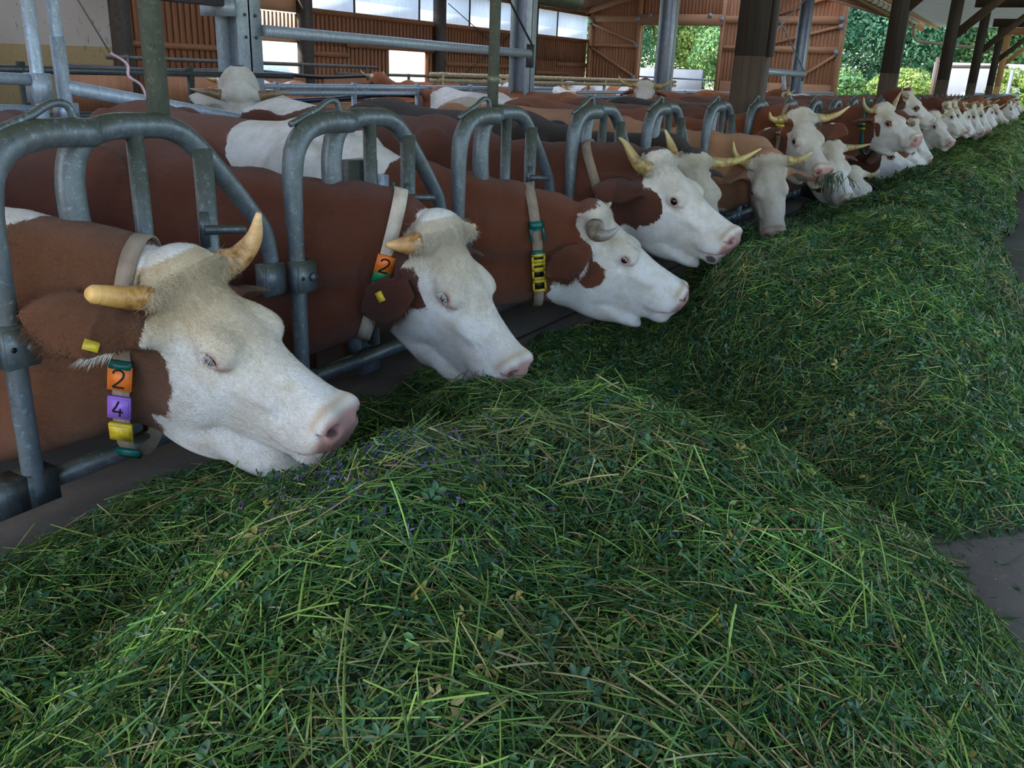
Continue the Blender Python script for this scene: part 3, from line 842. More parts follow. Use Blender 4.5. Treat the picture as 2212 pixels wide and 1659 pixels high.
mb = MB(); mb.box((-1.90, -3, -.25), (4.6, 44, FLOOR)); struct('floor_alley', mb, M_CONC)
mb = MB(); mb.box((-19.3, -3, -.35), (-1.90, 39.2, -.10)); struct('floor_barn', mb, M_SLURRY)
mb = MB(); mb.box((-120, 44.0, -.5), (140, 150, .2)); mb.box((4.6, -30, -.5), (140, 44.0, .22)); mb.box((-120, 39.2, -.5), (-1.9, 44.0, -.12)); mb.box((-120, -30, -.5), (-19.3, 39.2, -.12)); struct('ground_yard', mb, M_FIELD)
# curb that carries the fence
mb = MB(); mb.box((-1.95, -1, -.1), (-1.66, 42.5, .47)); mb.box((-1.66, -1, .30), (-1.63, 42.5, .44)); struct('trim_curb', mb, M_CURB)

WX = -18.95; GY = 39.0
def wz(px): return px
# ---- long side wall of battens, seen far behind (plane x = WX)
mb = MB()
def wall_panel(y0, y1, z0, z1, x=WX, step=.19, wd=.11, th=.05):
    mb.box((x - .10, y0, z0), (x - .05, y1, z1))
    y = y0 + .03
    while y + wd < y1:
        mb.box((x - .05, y, z0), (x - .05 + th, y + wd, z1)); y += step
wall_panel(14.0, 18.3, -.1, 5.2)
wall_panel(20.45, 39.0, 1.95, 2.86)
wall_panel(20.45, 24.3, -.1, 1.95); wall_panel(26.35, 39.0, -.1, 1.95)
mb.box((WX - .1, 18.3, -.1), (WX - .05, 20.45, 1.05))
wall_panel(24.3, 26.35, -.1, .95)
mb.box((WX - .1, 14, 3.95), (WX - .05, 39, 5.4))
struct('wall_left', mb, M_BOARD_L)
mb = MB()
for (y0, y1, z) in ((14, 18.2, 1.72), (20.5, 22.2, 1.72), (20.5, 39, 2.88), (27.5, 33, 1.62), (33.6, 37.2, 1.45), (14, 39, 4.0)):
    mb.box((WX - .02, y0, z - .07), (WX + .06, y1, z + .07))
mb.box((WX, 22.1, 1.95), (WX + .07, 27.2, 2.12))
mb.box((WX, 36.0, 1.75), (WX + .05, 38.9, 1.90))
struct('trim_1', mb, M_BOARD_L)
# slatted gap over the open window next to the purple beam
mb = MB()
y = 18.35
while y < 20.4: mb.box((WX - .08, y, 2.15), (WX - .04, y + .07, 2.75)); y += .15
mb.box((WX - .08, 18.3, 1.98), (WX, 20.45, 2.10)); mb.box((WX - .08, 18.3, 2.78), (WX, 20.45, 3.2))
struct('trim_2', mb, M_TIMBER_O)
# translucent window strip
m, t, b = NT('clouded_polycarbonate'); co = objco(t)
tr = nd(t, 'ShaderNodeBsdfTranslucent'); df = nd(t, 'ShaderNodeBsdfDiffuse'); ms = nd(t, 'ShaderNodeMixShader')
st = ramp(t, noise(t, mapping(t, co, (1, 3, .5)), 3, 5, .7), [(.35, (.80, .86, .95)), (.75, (.95, .97, 1.0))])
t.links.new(st, tr.inputs[0]); t.links.new(st, df.inputs[0]); ms.inputs[0].default_value = .12
t.links.new(tr.outputs[0], ms.inputs[1]); t.links.new(df.outputs[0], ms.inputs[2]); t.links.new(ms.outputs[0], t.nodes['Material Output'].inputs[0]); M_POLY = m
wi = 0
edges = [20.55, 22.55, 25.9, 29.0, 32.6, 35.9, 38.9]
for i in range(len(edges) - 1):
    wi += 1
    mb = MB(); mb.box((WX - .03, edges[i] + .03, 2.93), (WX - .015, edges[i + 1] - .03, 3.93))
    o = struct('window_%d' % wi, mb, M_POLY)
    f = MB(); f.box((WX - .05, edges[i] - .02, 2.9), (WX + .02, edges[i] + .03, 3.96)); f.build('window_frame', M_POSTBR, o)
# wall posts
for y in (20.2, 26.9, 33.5):
    mb = MB(); mb.box((WX - .02, y - .17, -.1), (WX + .30, y + .17, 4.9)); struct('trim_%d' % int(y), mb, M_POSTBR)
# plaster wall (two-tone) and its corner post
m, t, b = NT('spattered_plaster'); co = objco(t); s_ = nd(t, 'ShaderNodeSeparateXYZ'); t.links.new(co, s_.inputs[0])
c_ = mix(t, mth(t, 'LESS_THAN', s_.outputs[2], 1.62), (.62, .60, .58), (.50, .40, .22))
c_ = mix(t, ramp(t, noise(t, mapping(t, co, (1.5, 1, .7)), 7, 6, .75), [(.60, (0, 0, 0)), (.66, (1, 1, 1))]), c_, (.16, .12, .08))
c_ = mix(t, mth(t, 'MULTIPLY', noise(t, co, 1.2, 4), .5), c_, mix(t, 1.0, c_, (.7, .66, .6), 'MULTIPLY'))
t.links.new(c_, b.inputs['Base Color']); b.inputs['Roughness'].default_value = .9; M_PLAST = m
mb = MB(); mb.box((-30, 13.9, -.1), (WX, 14.1, 5.2)); struct('wall_back', mb, M_PLAST)
mb = MB(); mb.box((WX - .06, 13.95, -.1), (WX + .30, 14.3, 5.0)); struct('trim_3', mb, M_POSTBR)
mb = MB(); mb.box((-30, -3, -.1), (-29.8, 13.9, 5.2)); struct('wall_side', mb, M_PLAST)
mb = MB(); mb.box((-30, -3, -.35), (-19.3, 13.9, -.10)); struct('floor_store', mb, M_SLURRY)

# ---- gable wall (plane y = GY) with the big doorway
mb = MB()
def gpanel(x0, x1, z0, z1, step=.155):
    mb.box((x0, GY + .03, z0), (x1, GY + .09, z1))
    x = x0
    while x < x1 - .02: mb.box((x, GY, z0), (min(x + step - .012, x1), GY + .03, z1)); x += step
gpanel(WX, -16.3, -.1, 4.9); gpanel(-16.3, -12.75, 3.62, 6.2); gpanel(-12.75, -7.62, -.1, 6.2)
struct('wall_gable', mb, M_BOARD_G)
mb = MB()
B = lambda p, q, w_=.16, h_=.10: mb.beam(p, q, w_, h_)
gy = GY - .06
for x in (-18.8, -16.42, -12.62, -10.62, -7.72): mb.box((x - .09, GY - .14, -.1), (x + .09, GY, 6.0 if x > -18 else 4.6))
mb.box((-18.9, GY - .12, 3.72), (-7.62, GY, 4.0)); mb.box((-16.4, GY - .2, 3.6), (-12.6, GY - .02, 4.05))
mb.box((-18.9, GY - .1, 2.66), (-16.4, GY, 2.80)); mb.box((-12.6, GY - .1, 2.62), (-7.7, GY, 2.86)); mb.box((-12.6, GY - .1, 2.70), (-10.7, GY, 2.80))
B((-18.8, gy, 3.66), (-16.45, gy, 2.82)); B((-18.8, gy, 2.66), (-16.45, gy, 1.42))
B((-10.6, gy, 3.98), (-7.75, gy, 4.9)); B((-10.6, gy, 2.9), (-7.75, gy, 3.66)); B((-9.9, gy, 1.15), (-7.75, gy, 2.62)); B((-12.5, gy, 2.75), (-10.7, gy, 2.75))
mb.box((-18.9, GY - .05, -.1), (-16.5, GY - .02, 1.35)); mb.box((-12.5, GY - .05, -.1), (-7.62, GY - .02, 1.42))
struct('trim_4', mb, M_TIMBER_O)
# zinc brackets on the gable frame
mb = MB()
for (x, z) in ((-16.45, 3.86), (-18.75, 3.75), (-16.5, 2.76), (-12.66, 3.86), (-10.6, 3.95), (-10.6, 3.7), (-7.78, 4.9), (-7.78, 3.9), (-7.78, 3.62), (-7.82, 2.66), (-10.75, 2.70), (-10.7, 2.55), (-16.5, 1.40), (-15.9, 4.0), (-13.2, 4.0)):
    mb.box((x - .09, GY - .22, z - .09), (x + .09, GY - .205, z + .09))
struct('trim_5', mb, M_GALVL)

# ---- barn roof: two pitches over the barn
m, t, b = NT('roof_boarding'); co = objco(t)
g_ = noise(t, mapping(t, co, (.6, 9, 9)), 2, 5); c_ = ramp(t, g_, [(.3, (.36, .19, .10)), (.7, (.22, .11, .055))])
t.links.new(c_, b.inputs['Base Color']); b.inputs['Roughness'].default_value = .8; M_ROOFB = m
def slab(mb, x0, z0, x1, z1, y0, y1, th=.10):
    v = [[x0, y0, z0], [x1, y0, z1], [x1, y1, z1], [x0, y1, z0]]; v = v + [[p[0], p[1], p[2] + th] for p in v]
    mb.add(v, [[0, 1, 2, 3], [7, 6, 5, 4], [0, 4, 5, 1], [1, 5, 6, 2], [2, 6, 7, 3], [3, 7, 4, 0]])
RX = lambda x: 5.95 - .27 * abs(x + 12.5)
mb = MB(); slab(mb, -11.2, RX(-11.2), -9.2, RX(-9.2), -3, GY + .4); slab(mb, -6.6, RX(-6.6), -4.75, 3.86, -3, GY + .4); struct('roof_right_pitch', mb, M_ROOFB)
mb = MB(); slab(mb, -11.2, RX(-11.2), -12.5, 5.95, -3, GY + .4, .02); slab(mb, -12.5, 5.95, -13.8, RX(-13.8), -3, GY + .4, .02); struct('window_ridge_added', mb, M_POLY)  # unseen ridge skylight, added to bring more daylight into the barn
mb = MB(); slab(mb, -9.2, RX(-9.2), -6.6, RX(-6.6), -3, GY + .4, .02); struct('window_roof_added', mb, M_POLY)  # translucent strip added in the right pitch to brighten the barn interior
mb = MB(); slab(mb, -13.8, RX(-13.8), -19.6, 4.1, -3, GY + .4); slab(mb, -30, 5.2, -19.6, 5.2, -3, 14.2); struct('roof_left_pitch', mb, M_ROOFB)
mb = MB()
y = 7.3
while y < GY:
    mb.beam((-12.5, y, 5.80), (-4.8, y, 3.72), .14, .24); mb.beam((-12.5, y, 5.80), (-19.4, y, 4.0), .14, .24); y += 3.9
mb.box((-4.95, -3, 3.52), (-4.78, GY + .3, 3.80)); mb.box((-12.6, -3, 5.6), (-12.4, GY, 5.85)); mb.box((-18.95, 14, 4.05), (-18.75, GY, 4.3))
struct('beam_barn_rafters', mb, M_TIMBER_O)
# closing wall behind the photographer side of the barn
mb = MB(); mb.box((-19.3, -3.2, -.1), (-4.7, -3.0, 5.9)); struct('wall_near_gable', mb, M_BOARD_L)

# ---- canopy over the feed alley: corrugated light sheet on timber frames
m, t, b = NT('white_corrugated_sheet'); co = objco(t)
t.links.new(ramp(t, noise(t, co, 3, 4), [(.3, (.80, .80, .76)), (.75, (.66, .66, .62))]), b.inputs['Base Color']); b.inputs['Roughness'].default_value = .5
tr = nd(t, 'ShaderNodeBsdfTranslucent'); ms = nd(t, 'ShaderNodeMixShader'); ms.inputs[0].default_value = .16; tr.inputs[0].default_value = (.85, .9, .86, 1)
t.links.new(b.outputs[0], ms.inputs[1]); t.links.new(tr.outputs[0], ms.inputs[2]); t.links.new(ms.outputs[0], t.nodes['Material Output'].inputs[0])
M_SHEET = m
yy = np.arange(-2.5, 41.0, .055); zz = 3.78 + .028 * np.cos((yy / .11) * np.pi)
mb = MB(); V = np.array([[x, y, z] for x in (-4.55, 3.9) for y, z in zip(yy, zz)]); n_ = len(yy); i = np.arange(n_ - 1)[:, None]
mb.add(V, np.hstack([i, i + 1, n_ + i + 1, n_ + i])); mb.add(V + [0, 0, .012], np.hstack([i, n_ + i, n_ + i + 1, i + 1]))
struct('roof_canopy', mb, M_SHEET)
mb = MB(); mb.box((-4.6, -2.5, 3.70), (-4.5, 41.0, 3.86)); struct('trim_6', mb, M_TIMBER_O)
# posts stand just behind the fence line (one thing each, with brace and beam as parts)
PY = [6.70, 13.2, 20.05, 27.6, 35.8, 40.6]
def canopy_frame(i, y):
    light = i == 5
    mt = M_TIMBER_L if light else M_TIMBER_D
    w_ = .16
    p = empty('timber_post', (-1.93, y, -.10))
    mb = MB(); mb.box((-w_ / 2 - .03, -w_ / 2, 1.72), (w_ / 2 + .03, w_ / 2, 3.75)); 
    if i == 0: mb.box((w_ / 2 + .03, -.05, 1.72), (w_ / 2 + .06, .05, 3.6))
    mb.build('shaft', mt, p)
    mb = MB(); mb.box((-w_ / 2 - .031, -w_ / 2 - .001, 0), (w_ / 2 + .031, w_ / 2 + .001, 1.72)); mb.build('worn_foot', M_TIMBER_L if light else M_TIMBER_F, p)
    if i:
        mb = MB(); mb.beam((.02, 0, 2.50), (1.15, 0, 3.62), .13, .15); mb.build('brace', M_TIMBER_O if light else M_TIMBER_F, p)
        mb = MB(); mb.box((-.3, -.09, 3.60), (5.7, .09, 3.85)); mb.build('cross_beam', M_TIMBER_O if light else M_TIMBER_F, p)
    else:
        mb = MB(); mb.box((-.3, -.09, 3.60), (5.7, .09, 3.85)); mb.build('cross_beam', M_TIMBER_F, p)
    return p
PL = ['thick dark timber post with a worn brown foot, nearest wooden post behind the fence',
      'dark timber post with a brown foot beside the cow looking upward',
      'dark timber post standing where the pale downpipe ends, second slim one from the thick post',
      'narrow dark timber post in front of the concrete yard wall, third slim one',
      'thin dark timber post just left of the fresh light post',
      'fresh light orange timber post with a light brace, farthest of the canopy posts']
for i, y in enumerate(PY):
    tag(canopy_frame(i, y), PL[i], 'post', 'timber posts along the feed fence')
# far right row that carries the open side of the canopy
for i, y in enumerate((-1.5, 5.0, 12, 18.2, 25, 32.4, 38.2)):
    mb = MB(); mb.box((3.7, y - .09, .3), (3.88, y + .09, 3.7)); tag(mb.build('alley_post', M_TIMBER_F), 'timber post at the open side of the feed alley', 'post', 'posts along the open side of the alley')
# gutter and downpipe
M_GUT = simple('pale_gutter_metal', (.62, .58, .50), .45, var=(.45, .42, .36), scale=6)
g0 = empty('roof_gutter', (-4.66, 20, 3.6))
mb = MB(); mb.tube([(0, -22, .02), (0, 16, .02)], .085, 14); mb.build('trough', M_GUT, g0)
mb = MB(); mb.tube([(0, -14, .02), (0, -13.95, .02)], .095, 14); hb = mb.build('bracket_hoop', M_POSTBR, g0)
for k in range(1, 34): hc = hb.copy(); COL.objects.link(hc); hc.parent = g0; hc.location = (0, .85 * k, 0)
mb = MB(); mb.tube(curve3([(0, 15.6, -.05), (0, 15.7, -.35), (.1, 15.8, -.55), (.5, 15.9, -.62), (2.9, 16.0, -.80)], 24), .055, 12); mb.build('downpipe', M_GUT, g0)
tag(g0, 'round pale roof gutter with bracket hoops and a bent downpipe under the canopy edge', 'gutter')

# ---- galvanised steel columns of the barn (row x = -5.6)
def h_column(y, top=4.6, s_=.30):
    """I-section: two flanges parallel to the fence, one web"""
    e = empty('steel_column', (-5.6, y, -.1))
    mb = MB(); f = .018
    mb.box((-s_ / 2, -s_ / 2, 0), (-s_ / 2 + f, s_ / 2, top)); mb.box((s_ / 2 - f, -s_ / 2, 0), (s_ / 2, s_ / 2, top)); mb.box((-s_ / 2, -.008, 0), (s_ / 2, .008, top))
    mb.build('profile', M_GALVL, e)
    return e
CL = ['wide galvanised steel column nearest the camera, behind the white cow with the flat horns',
      'galvanised steel column carrying the end of the long silver pipe',
      'galvanised steel column in front of the doorway in the gable wall',
      'galvanised steel column almost hidden behind the thick dark timber post',
      'galvanised steel column beside the right end of the gable wall, braced with crossing rods']
for i, y in enumerate((7.02, 10.72, 14.55, 18.5, 22.2)):
    s_ = (.245, .23, .24, .24, .27)[i]
    e = h_column((5.27, 9.75, 14.45, 18.7, 23.6)[i], 4.3, s_)
    e.name = 'steel_column'
    if i == 0:
        mb = MB()
        for a in (-.05, .06):
            for z in (1.72, 1.88): mb.tube([(s_ / 2, a, z), (s_ / 2 + .012, a, z)], .012, 8)
        mb.build('bolt', M_GALVD, e)
        mb = MB(); mb.box((-.17, -.22, 1.86), (.17, -.17, 1.98)); mb.build('bracket', M_GALVL, e)
    if i in (1, 4):
        mb = MB(); mb.box((s_ / 2, -.11, 1.60), (s_ / 2 + .012, .06, 1.86)); mb.build('gusset_plate', M_GALVD, e)
    tag(e, CL[i], 'column', 'galvanised columns of the barn')
# long silver pipe between the first two columns
mb = MB(); mb.tube([(-5.46, 5.40, 1.675), (-5.46, 9.66, 1.655)], .046, 16); tag(mb.build('silver_pipe', M_GALVL, None, True), 'long silver pipe running between the two nearest steel columns', 'pipe')
mb = MB(); mb.tube([(-5.42, 18.9, 1.66), (-5.42, 23.5, 1.66)], .07, 12); mb.tube([(-5.42, 21.5, 1.66), (-5.40, 21.9, .9)], .05, 10); tag(mb.build('silver_pipe', M_GALVL, None, True), 'silver pipe with a strut reaching the far column braced with crossing rods', 'pipe')
mb = MB(); mb.box((-5.66, 2.2, 1.83), (-5.50, 5.20, 2.10)); tag(mb.build('purple_beam', M_PLANK_P), 'dark purple-grey timber beam resting on the bracket of the nearest steel column', 'beam')
# brace rods
mb = MB(); mb.tube([(-5.42, 9.66, 1.75), (-5.42, 7.3, 3.6)], .013, 6); mb.tube([(-5.42, 5.6, 1.95), (-5.42, 6.6, 2.6)], .013, 6)
tag(mb.build('brace_rod', M_GALVD), 'thin steel rods slanting up from the two nearest steel columns', 'rod')
mb = MB(); mb.tube([(-5.5, 19.2, 3.3), (-5.42, 23.4, 1.75)], .016, 6); mb.tube([(-5.5, 19.0, 1.9), (-5.42, 23.4, 3.6)], .016, 6)
tag(mb.build('crossed_brace_rods', M_GALVL), 'pair of crossing steel rods left of the far steel column', 'rod')
mb = MB(); mb.tube([(WX + .08, 27.5, 3.6), (WX + .08, 33.0, 1.5)], .015, 6); mb.tube([(WX + .08, 33.2, 3.4), (WX + .08, 28.0, 1.0)], .015, 6)
tag(mb.build('crossed_brace_rods', M_GALVD), 'pair of thin dark crossing rods in front of the left side wall', 'rod')
# green round duct hanging below the eaves
M_DUCT = simple('mossy_green_duct', (.10, .12, .05), .6, var=(.05, .06, .03), scale=8)
mb = MB(); mb.tube([(-9.2, 10.0, 2.98), (-9.2, 18.2, 2.92), (-9.2, 18.24, 2.92)], [.20, .20, .17], 20); tag(mb.build('round_duct', M_DUCT, None, True), 'mossy green round duct hanging at the top of the picture', 'duct')

# ---- loose upright pipes near the fence
mb = MB(); P0 = (-2.05, 1.66, .0)
def pipe_post(name, x, y, z0, z1, r, mat, label, collar=None):
    e = empty(name, (x, y, z0)); mb = MB(); mb.tube([(0, 0, 0), (0, 0, z1 - z0)], r, 18); mb.build('pipe', mat, e, True)
    if collar: mb = MB(); mb.tube([(0, 0, collar - z0 - .012), (0, 0, collar - z0 + .012)], r * 1.12, 18); mb.build('sleeve', mat, e, True)
    tag(e, label, 'pipe')
pipe_post('standing_pipe', -1.80, 1.432, 1.30, 3.75, .025, M_OLIVE, 'upright grimy pipe with green streaks rising behind the nearest curved fence hoop')
pipe_post('standing_pipe', -1.80, 2.924, 1.31, 3.75, .0205, M_OLIVE, 'upright yellow-green pipe with a sleeve joint rising behind the third fence hoop', 1.42)
e = empty('divider_gate', (-4.0, 2.60, -.1))
mb = MB(); mb.tube([(0, -.06, 0), (0, -.06, 2.6)], .030, 14); mb.build('upright', M_GALVL, e, True)
mb = MB(); mb.tube([(0, .06, 0), (0, .06, 2.6)], .028, 14); mb.tube([(0, .06, 0), (0, .06, 1.62)], .033, 14); mb.build('upright', M_GALVL, e, True)
mb = MB(); mb.tube([(0, .07, 1.40), (.1, 1.6, 1.15)], .034, 14); mb.build('sloping_rail', M_GALVL, e, True)
mb = MB(); mb.tube([(0, -.06, 1.43), (-.1, -1.2, 1.46)], .026, 12); mb.tube([(0, -.06, 1.30), (-.1, -1.2, 1.33)], .020, 12); mb.build('side_rail', M_GALVL, e, True)
mb = MB(); mb.box((-.04, -.10, 1.33), (.04, -.02, 1.46)); mb.box((-.04, .02, 1.25), (.04, .10, 1.33)); mb.build('clamp', M_GALVL, e)
tag(e, 'pale blue-grey tubular gate frame with two uprights at the left edge of the picture', 'gate')
# pink baler twine knotted round the sloping rail, with its thin cord up to the roof
M_TWINE = simple('pink_twine', (.75, .50, .58), .8)
M_CORD = simple('grey_cord', (.18, .18, .20), .7)
mb = MB(); mb.tube(curve3([(-3.96, 2.90, 1.46), (-3.97, 3.0, 1.40), (-3.95, 2.98, 1.36), (-3.96, 3.06, 1.31), (-3.95, 3.08, 1.24)], 16), .007, 6); mb.tube([(-3.99, 3.07, 1.18), (-3.93, 3.06, 1.26), (-3.9, 3.10, 1.22), (-3.99, 3.07, 1.18)], .006, 6)
mb.tube([(-3.96, 2.90, 1.46), (-4.02, 2.55, 2.1)], .0045, 5, mi=1)
tag(mb.build('twine', [M_TWINE, M_CORD]), 'pink knotted twine hanging by a thin cord above the sloping rail', 'twine')

# ---- cubicle rails behind the first row of cows
def rail_run(x, y0, y1, zs, ps, r, mat, label, name='cubicle_rail', zbot=-.1, dx=0):
    e = empty(name, (x, y0, 0))
    for z in zs: mb = MB(); mb.tube([(0, 0, z), (dx, y1 - y0, z)], r, 10); mb.build('rail', mat, e, True)
    y = y0 + .3
    while y < y1: 
        f = (y - y0) / (y1 - y0)
        mb = MB(); mb.tube([(dx * f, y - y0, zbot), (dx * f, y - y0, zs[0] + .04)], r * 1.05, 8); mb.build('rail_post', mat, e, True); y += ps
    tag(e, label, 'railing'); return e
rail_run(-5.95, 5.7, 11.2, [1.245, 1.19], 1.05, .026, M_GALVL, 'double silver rail on short posts behind the backs of the feeding cows')
rail_run(-5.95, 12.0, 30.0, [1.20, 1.13], 2.1, .028, M_GALVL, 'long silver double rail running away towards the gable wall')
rail_run(-8.2, 11.5, 22.0, [1.36, 1.27], 2.0, .035, M_STRAW, 'pale yellowish rails with short bars below the dark side wall')
RUST = rail_run(-11.0, 8.0, 13.7, [1.42, 1.22], 1.7, .03, M_POSTBR, 'rusty brown rails with a black hose in front of the plaster wall')
rail_run(-14.0, 16.0, 30.0, [1.25, 1.05], 2.4, .035, M_POSTBR, 'dark rail in front of the boarded side wall')
rail_run(-4.7, 1.5, 4.9, [1.36, 1.12], 1.1, .022, M_GALVD, 'thin grey rail between the gate uprights and the nearest steel column')
M_HOSE = simple('black_hose', (.012, .012, .016), .35)
mb = MB(); mb.tube(curve3([(-10.6, 7.0, 1.30), (-10.6, 8.6, 1.28), (-10.6, 10.2, 1.30), (-10.6, 11.6, 1.24), (-10.6, 13.5, 1.30)], 30), .03, 8); tag(mb.build('water_hose', M_HOSE, None, True), 'black hose slung along the brown rails before the plaster wall', 'hose')
mb = MB(); mb.tube(curve3([(-6.1, 5.8, 1.10), (-6.1, 7.0, 1.13), (-6.1, 7.8, 1.17), (-6.1, 9.0, 1.10), (-6.1, 10.6, 1.09)], 30), .026, 8); tag(mb.build('blue_hose', simple('blue_black_hose', (.012, .02, .06), .25), None, True), 'shiny blue-black hose hanging under the silver double rail', 'hose')
# boards of the cubicles under the rails
mb = MB(); mb.box((-6.35, 5.8, .95), (-6.30, 11.0, 1.08)); tag(mb.build('cubicle_board', M_TIMBER_O), 'light wooden board below the silver double rail', 'board')
for k, y in enumerate((7.2, 8.9, 10.6, 12.2)):
    mb = MB(); mb.box((.03, y - 8.0, .72), (.08, y - 6.9, 1.23)); mb.build('divider_board', M_BOARD_L, RUST)

# ------------------------------------------------------------------ the feed fence: one headlock per stall, copied along the curb
def P2(y, z): return (0, y * FS, 1.45 + (z - 1.45) * FS)
def headlock():
    e = empty('headlock', (FXN, 0, 0))
    mb = MB()
    fx = [P2(0, .62), P2(0, .75), P2(0, .95), P2(-.004, 1.10), P2(-.003, 1.19), P2(.008, 1.245), P2(.045, 1.288), P2(.10, 1.306), P2(.16, 1.309), P2(.222, 1.307)]
    C = curve3(fx, 40); rr = np.interp(C[:, 2], [P2(0, 1.0)[2], P2(0, 1.25)[2]], [.0225, .030]); mb.tube(C + [.012, 0, 0], rr, 18); mb.build('fixed_post', M_GALV, e, True)
    mb = MB()
    sw = [P2(.26, .66), P2(.235, .80), P2(.210, .95), P2(.192, 1.08), P2(.182, 1.17), P2(.184, 1.222), P2(.198, 1.268), P2(.224, 1.297), P2(.268, 1.311), P2(.35, 1.314), P2(.42, 1.309), P2(.47, 1.287), P2(.512, 1.250), P2(.58, 1.180), P2(.64, 1.112), P2(.680, 1.062), P2(.700, 1.00), P2(.706, .93)]
    C = curve3(sw, 70); rr = np.interp(np.arange(70), [0, 22, 40, 69], [.022, .031, .029, .021]); mb.tube(C + [-.028, 0, 0], rr, 18); mb.build('swing_hoop', M_GALV, e, True)
    mb = MB(); mb.tube([np.add(P2(.334, 1.30), (-.02, 0, 0)), np.add(P2(.338, .66), (-.02, 0, 0))], .0205, 14); mb.build('inner_bar', M_GALV, e, True)
    mb = MB(); mb.tube([np.add(P2(.498, 1.262), (-.01, 0, 0)), np.add(P2(.501, .66), (-.01, 0, 0))], .0245, 14); mb.build('latch_bar', M_GALV, e, True)
    mb = MB(); mb.tube([np.add(P2(.471, 1.085), (.01, 0, 0)), np.add(P2(.52, 1.082), (.02, 0, 0)), np.add(P2(.566, 1.078), (.04, 0, 0))], [.013, .011, .011], 10)
    mb.tube([P2(.480, 1.045), P2(.480, 1.125)], .013, 10); mb.build('latch_pin', M_GALVD, e, True)
    mb = MB(); mb.tube(curve3([np.add(P2(.008, 1.306), (.0, 0, .0)), P2(.10, 1.338), P2(.165, 1.362), P2(.180, 1.358), P2(.188, 1.340), P2(.198, 1.318)], 22), .0085, 10); mb.build('release_handle', M_GALV, e, True)
    mb = MB()
    y0, z0 = P2(0, .935)[1:]
    for dy, dx_ in ((0, .018), (-.078, -.025)):
        mb = MB(); mb.box((dx_ - .010, y0 + dy - .036, z0 - .048), (dx_ + .028, y0 + dy + .036, z0 + .040)); mb.box((dx_ + .028, y0 + dy - .036, z0 - .040), (dx_ + .032, y0 + dy + .036, z0 + .034)); mb.build('hinge_clamp', M_GALV, e)
    mb = MB(); mb.tube([(.048, y0 + .016, z0 - .005), (.062, y0 + .016, z0 - .005)], .013, 6); mb.build('clamp_bolt', M_GALVD, e)
    mb = MB(); mb.tube([(.048, y0 - .02, z0 - .005), (.0515, y0 - .02, z0 - .005)], .006, 8); mb.build('bolt_hole', M_INK, e)
    zr = P2(0, .64)[2]
    mb = MB(); mb.box((-.035, -.045, zr - .045), (.03, .045, zr + .03)); mb.build('foot_clamp', M_GALVD, e); mb = MB(); mb.box((-.035, .70 * FS - .03, zr - .045), (.03, .70 * FS + .04, zr + .03)); mb.build('foot_clamp', M_GALVD, e)
    mb = MB(); mb.tube([(-.006, -.0, zr - .01), (-.006, .870, zr - .01)], .024, 14); mb.build('bottom_rail', M_GALVD, e, True)
    return e
H0 = headlock()
def dup(root, loc=None, label=None, cat=None, group=None):
    r = root.copy(); COL.objects.link(r)
    if loc is not None: r.location = loc
    for ch in list(root.children):
        c = ch.copy(); COL.objects.link(c); c.parent = r
        for g2 in ch.children:
            d = g2.copy(); COL.objects.link(d); d.parent = c
    if label: r['label'] = label
    return r
ORD = ['nearest', 'second', 'third', 'fourth', 'fifth', 'sixth', 'seventh', 'eighth', 'ninth', 'tenth']
HL = {-1: None,
 0: 'nearest grimy tubular headlock, its big curved hoop above the cow with the violet tag',
 1: 'curved tubular headlock over the red cow with the orange 2 and green tag',
 2: 'tubular headlock with curved hoop around the cow wearing four yellow frame tags',
 3: 'tubular headlock with curved hoop around the cow with the swept-back horns',
 4: 'tubular headlock with curved hoop and a double latch bar behind the white curly head',
 5: 'tubular headlock with curved hoop just left of the thick dark timber post'}
for n in range(-1, 47):
    o = H0 if n == -1 else dup(H0)
    o.location = (FXN, post_y(n), 0)
    lab = HL.get(n) or ('tubular headlock cut off at the left edge of the picture' if n == -1 else
          ('curved tubular headlock beyond the thick dark timber post, %s of those after it' % ORD[n - 6] if n < 16 else 'small distant tubular headlock in the far half of the feed fence'))
    tag(o, lab, 'headlock', 'headlocks of the feed fence' if n < 16 else 'distant headlocks of the feed fence')
# fence line posts that carry the headlocks
def carrier(y):
    e = empty('fence_carrier_post', (FXN - .09, y, -.1)); mb = MB(); mb.box((-.035, -.045, 0), (.035, .045, 1.27)); mb.build('square_tube', M_GALVD, e)
    mb = MB(); mb.box((.0, .045, 1.05), (.045, .09, 1.22)); mb.tube([(.03, .05, 1.14), (.03, .16, 1.14)], .009, 8); mb.build('u_bolt_bracket', M_GALVL, e); return e
c0 = carrier(post_y(1) + .40)
tag(c0, 'square steel post with a U-bolt bracket behind the bars left of the white-backed cow', 'post', 'square carrier posts of the fence')
for k, n in enumerate((4, 7, 10, 13, 16, 19, 22, 25, 28, 31, 34, 37, 40, 43)):
    o = dup(c0, (FXN - .09, post_y(n) + .40, -.1)); tag(o, 'square steel post with a bracket behind the bars of the white curly-headed cow' if k == 0 else 'square steel carrier post farther along the feed fence', 'post', 'square carrier posts of the fence')
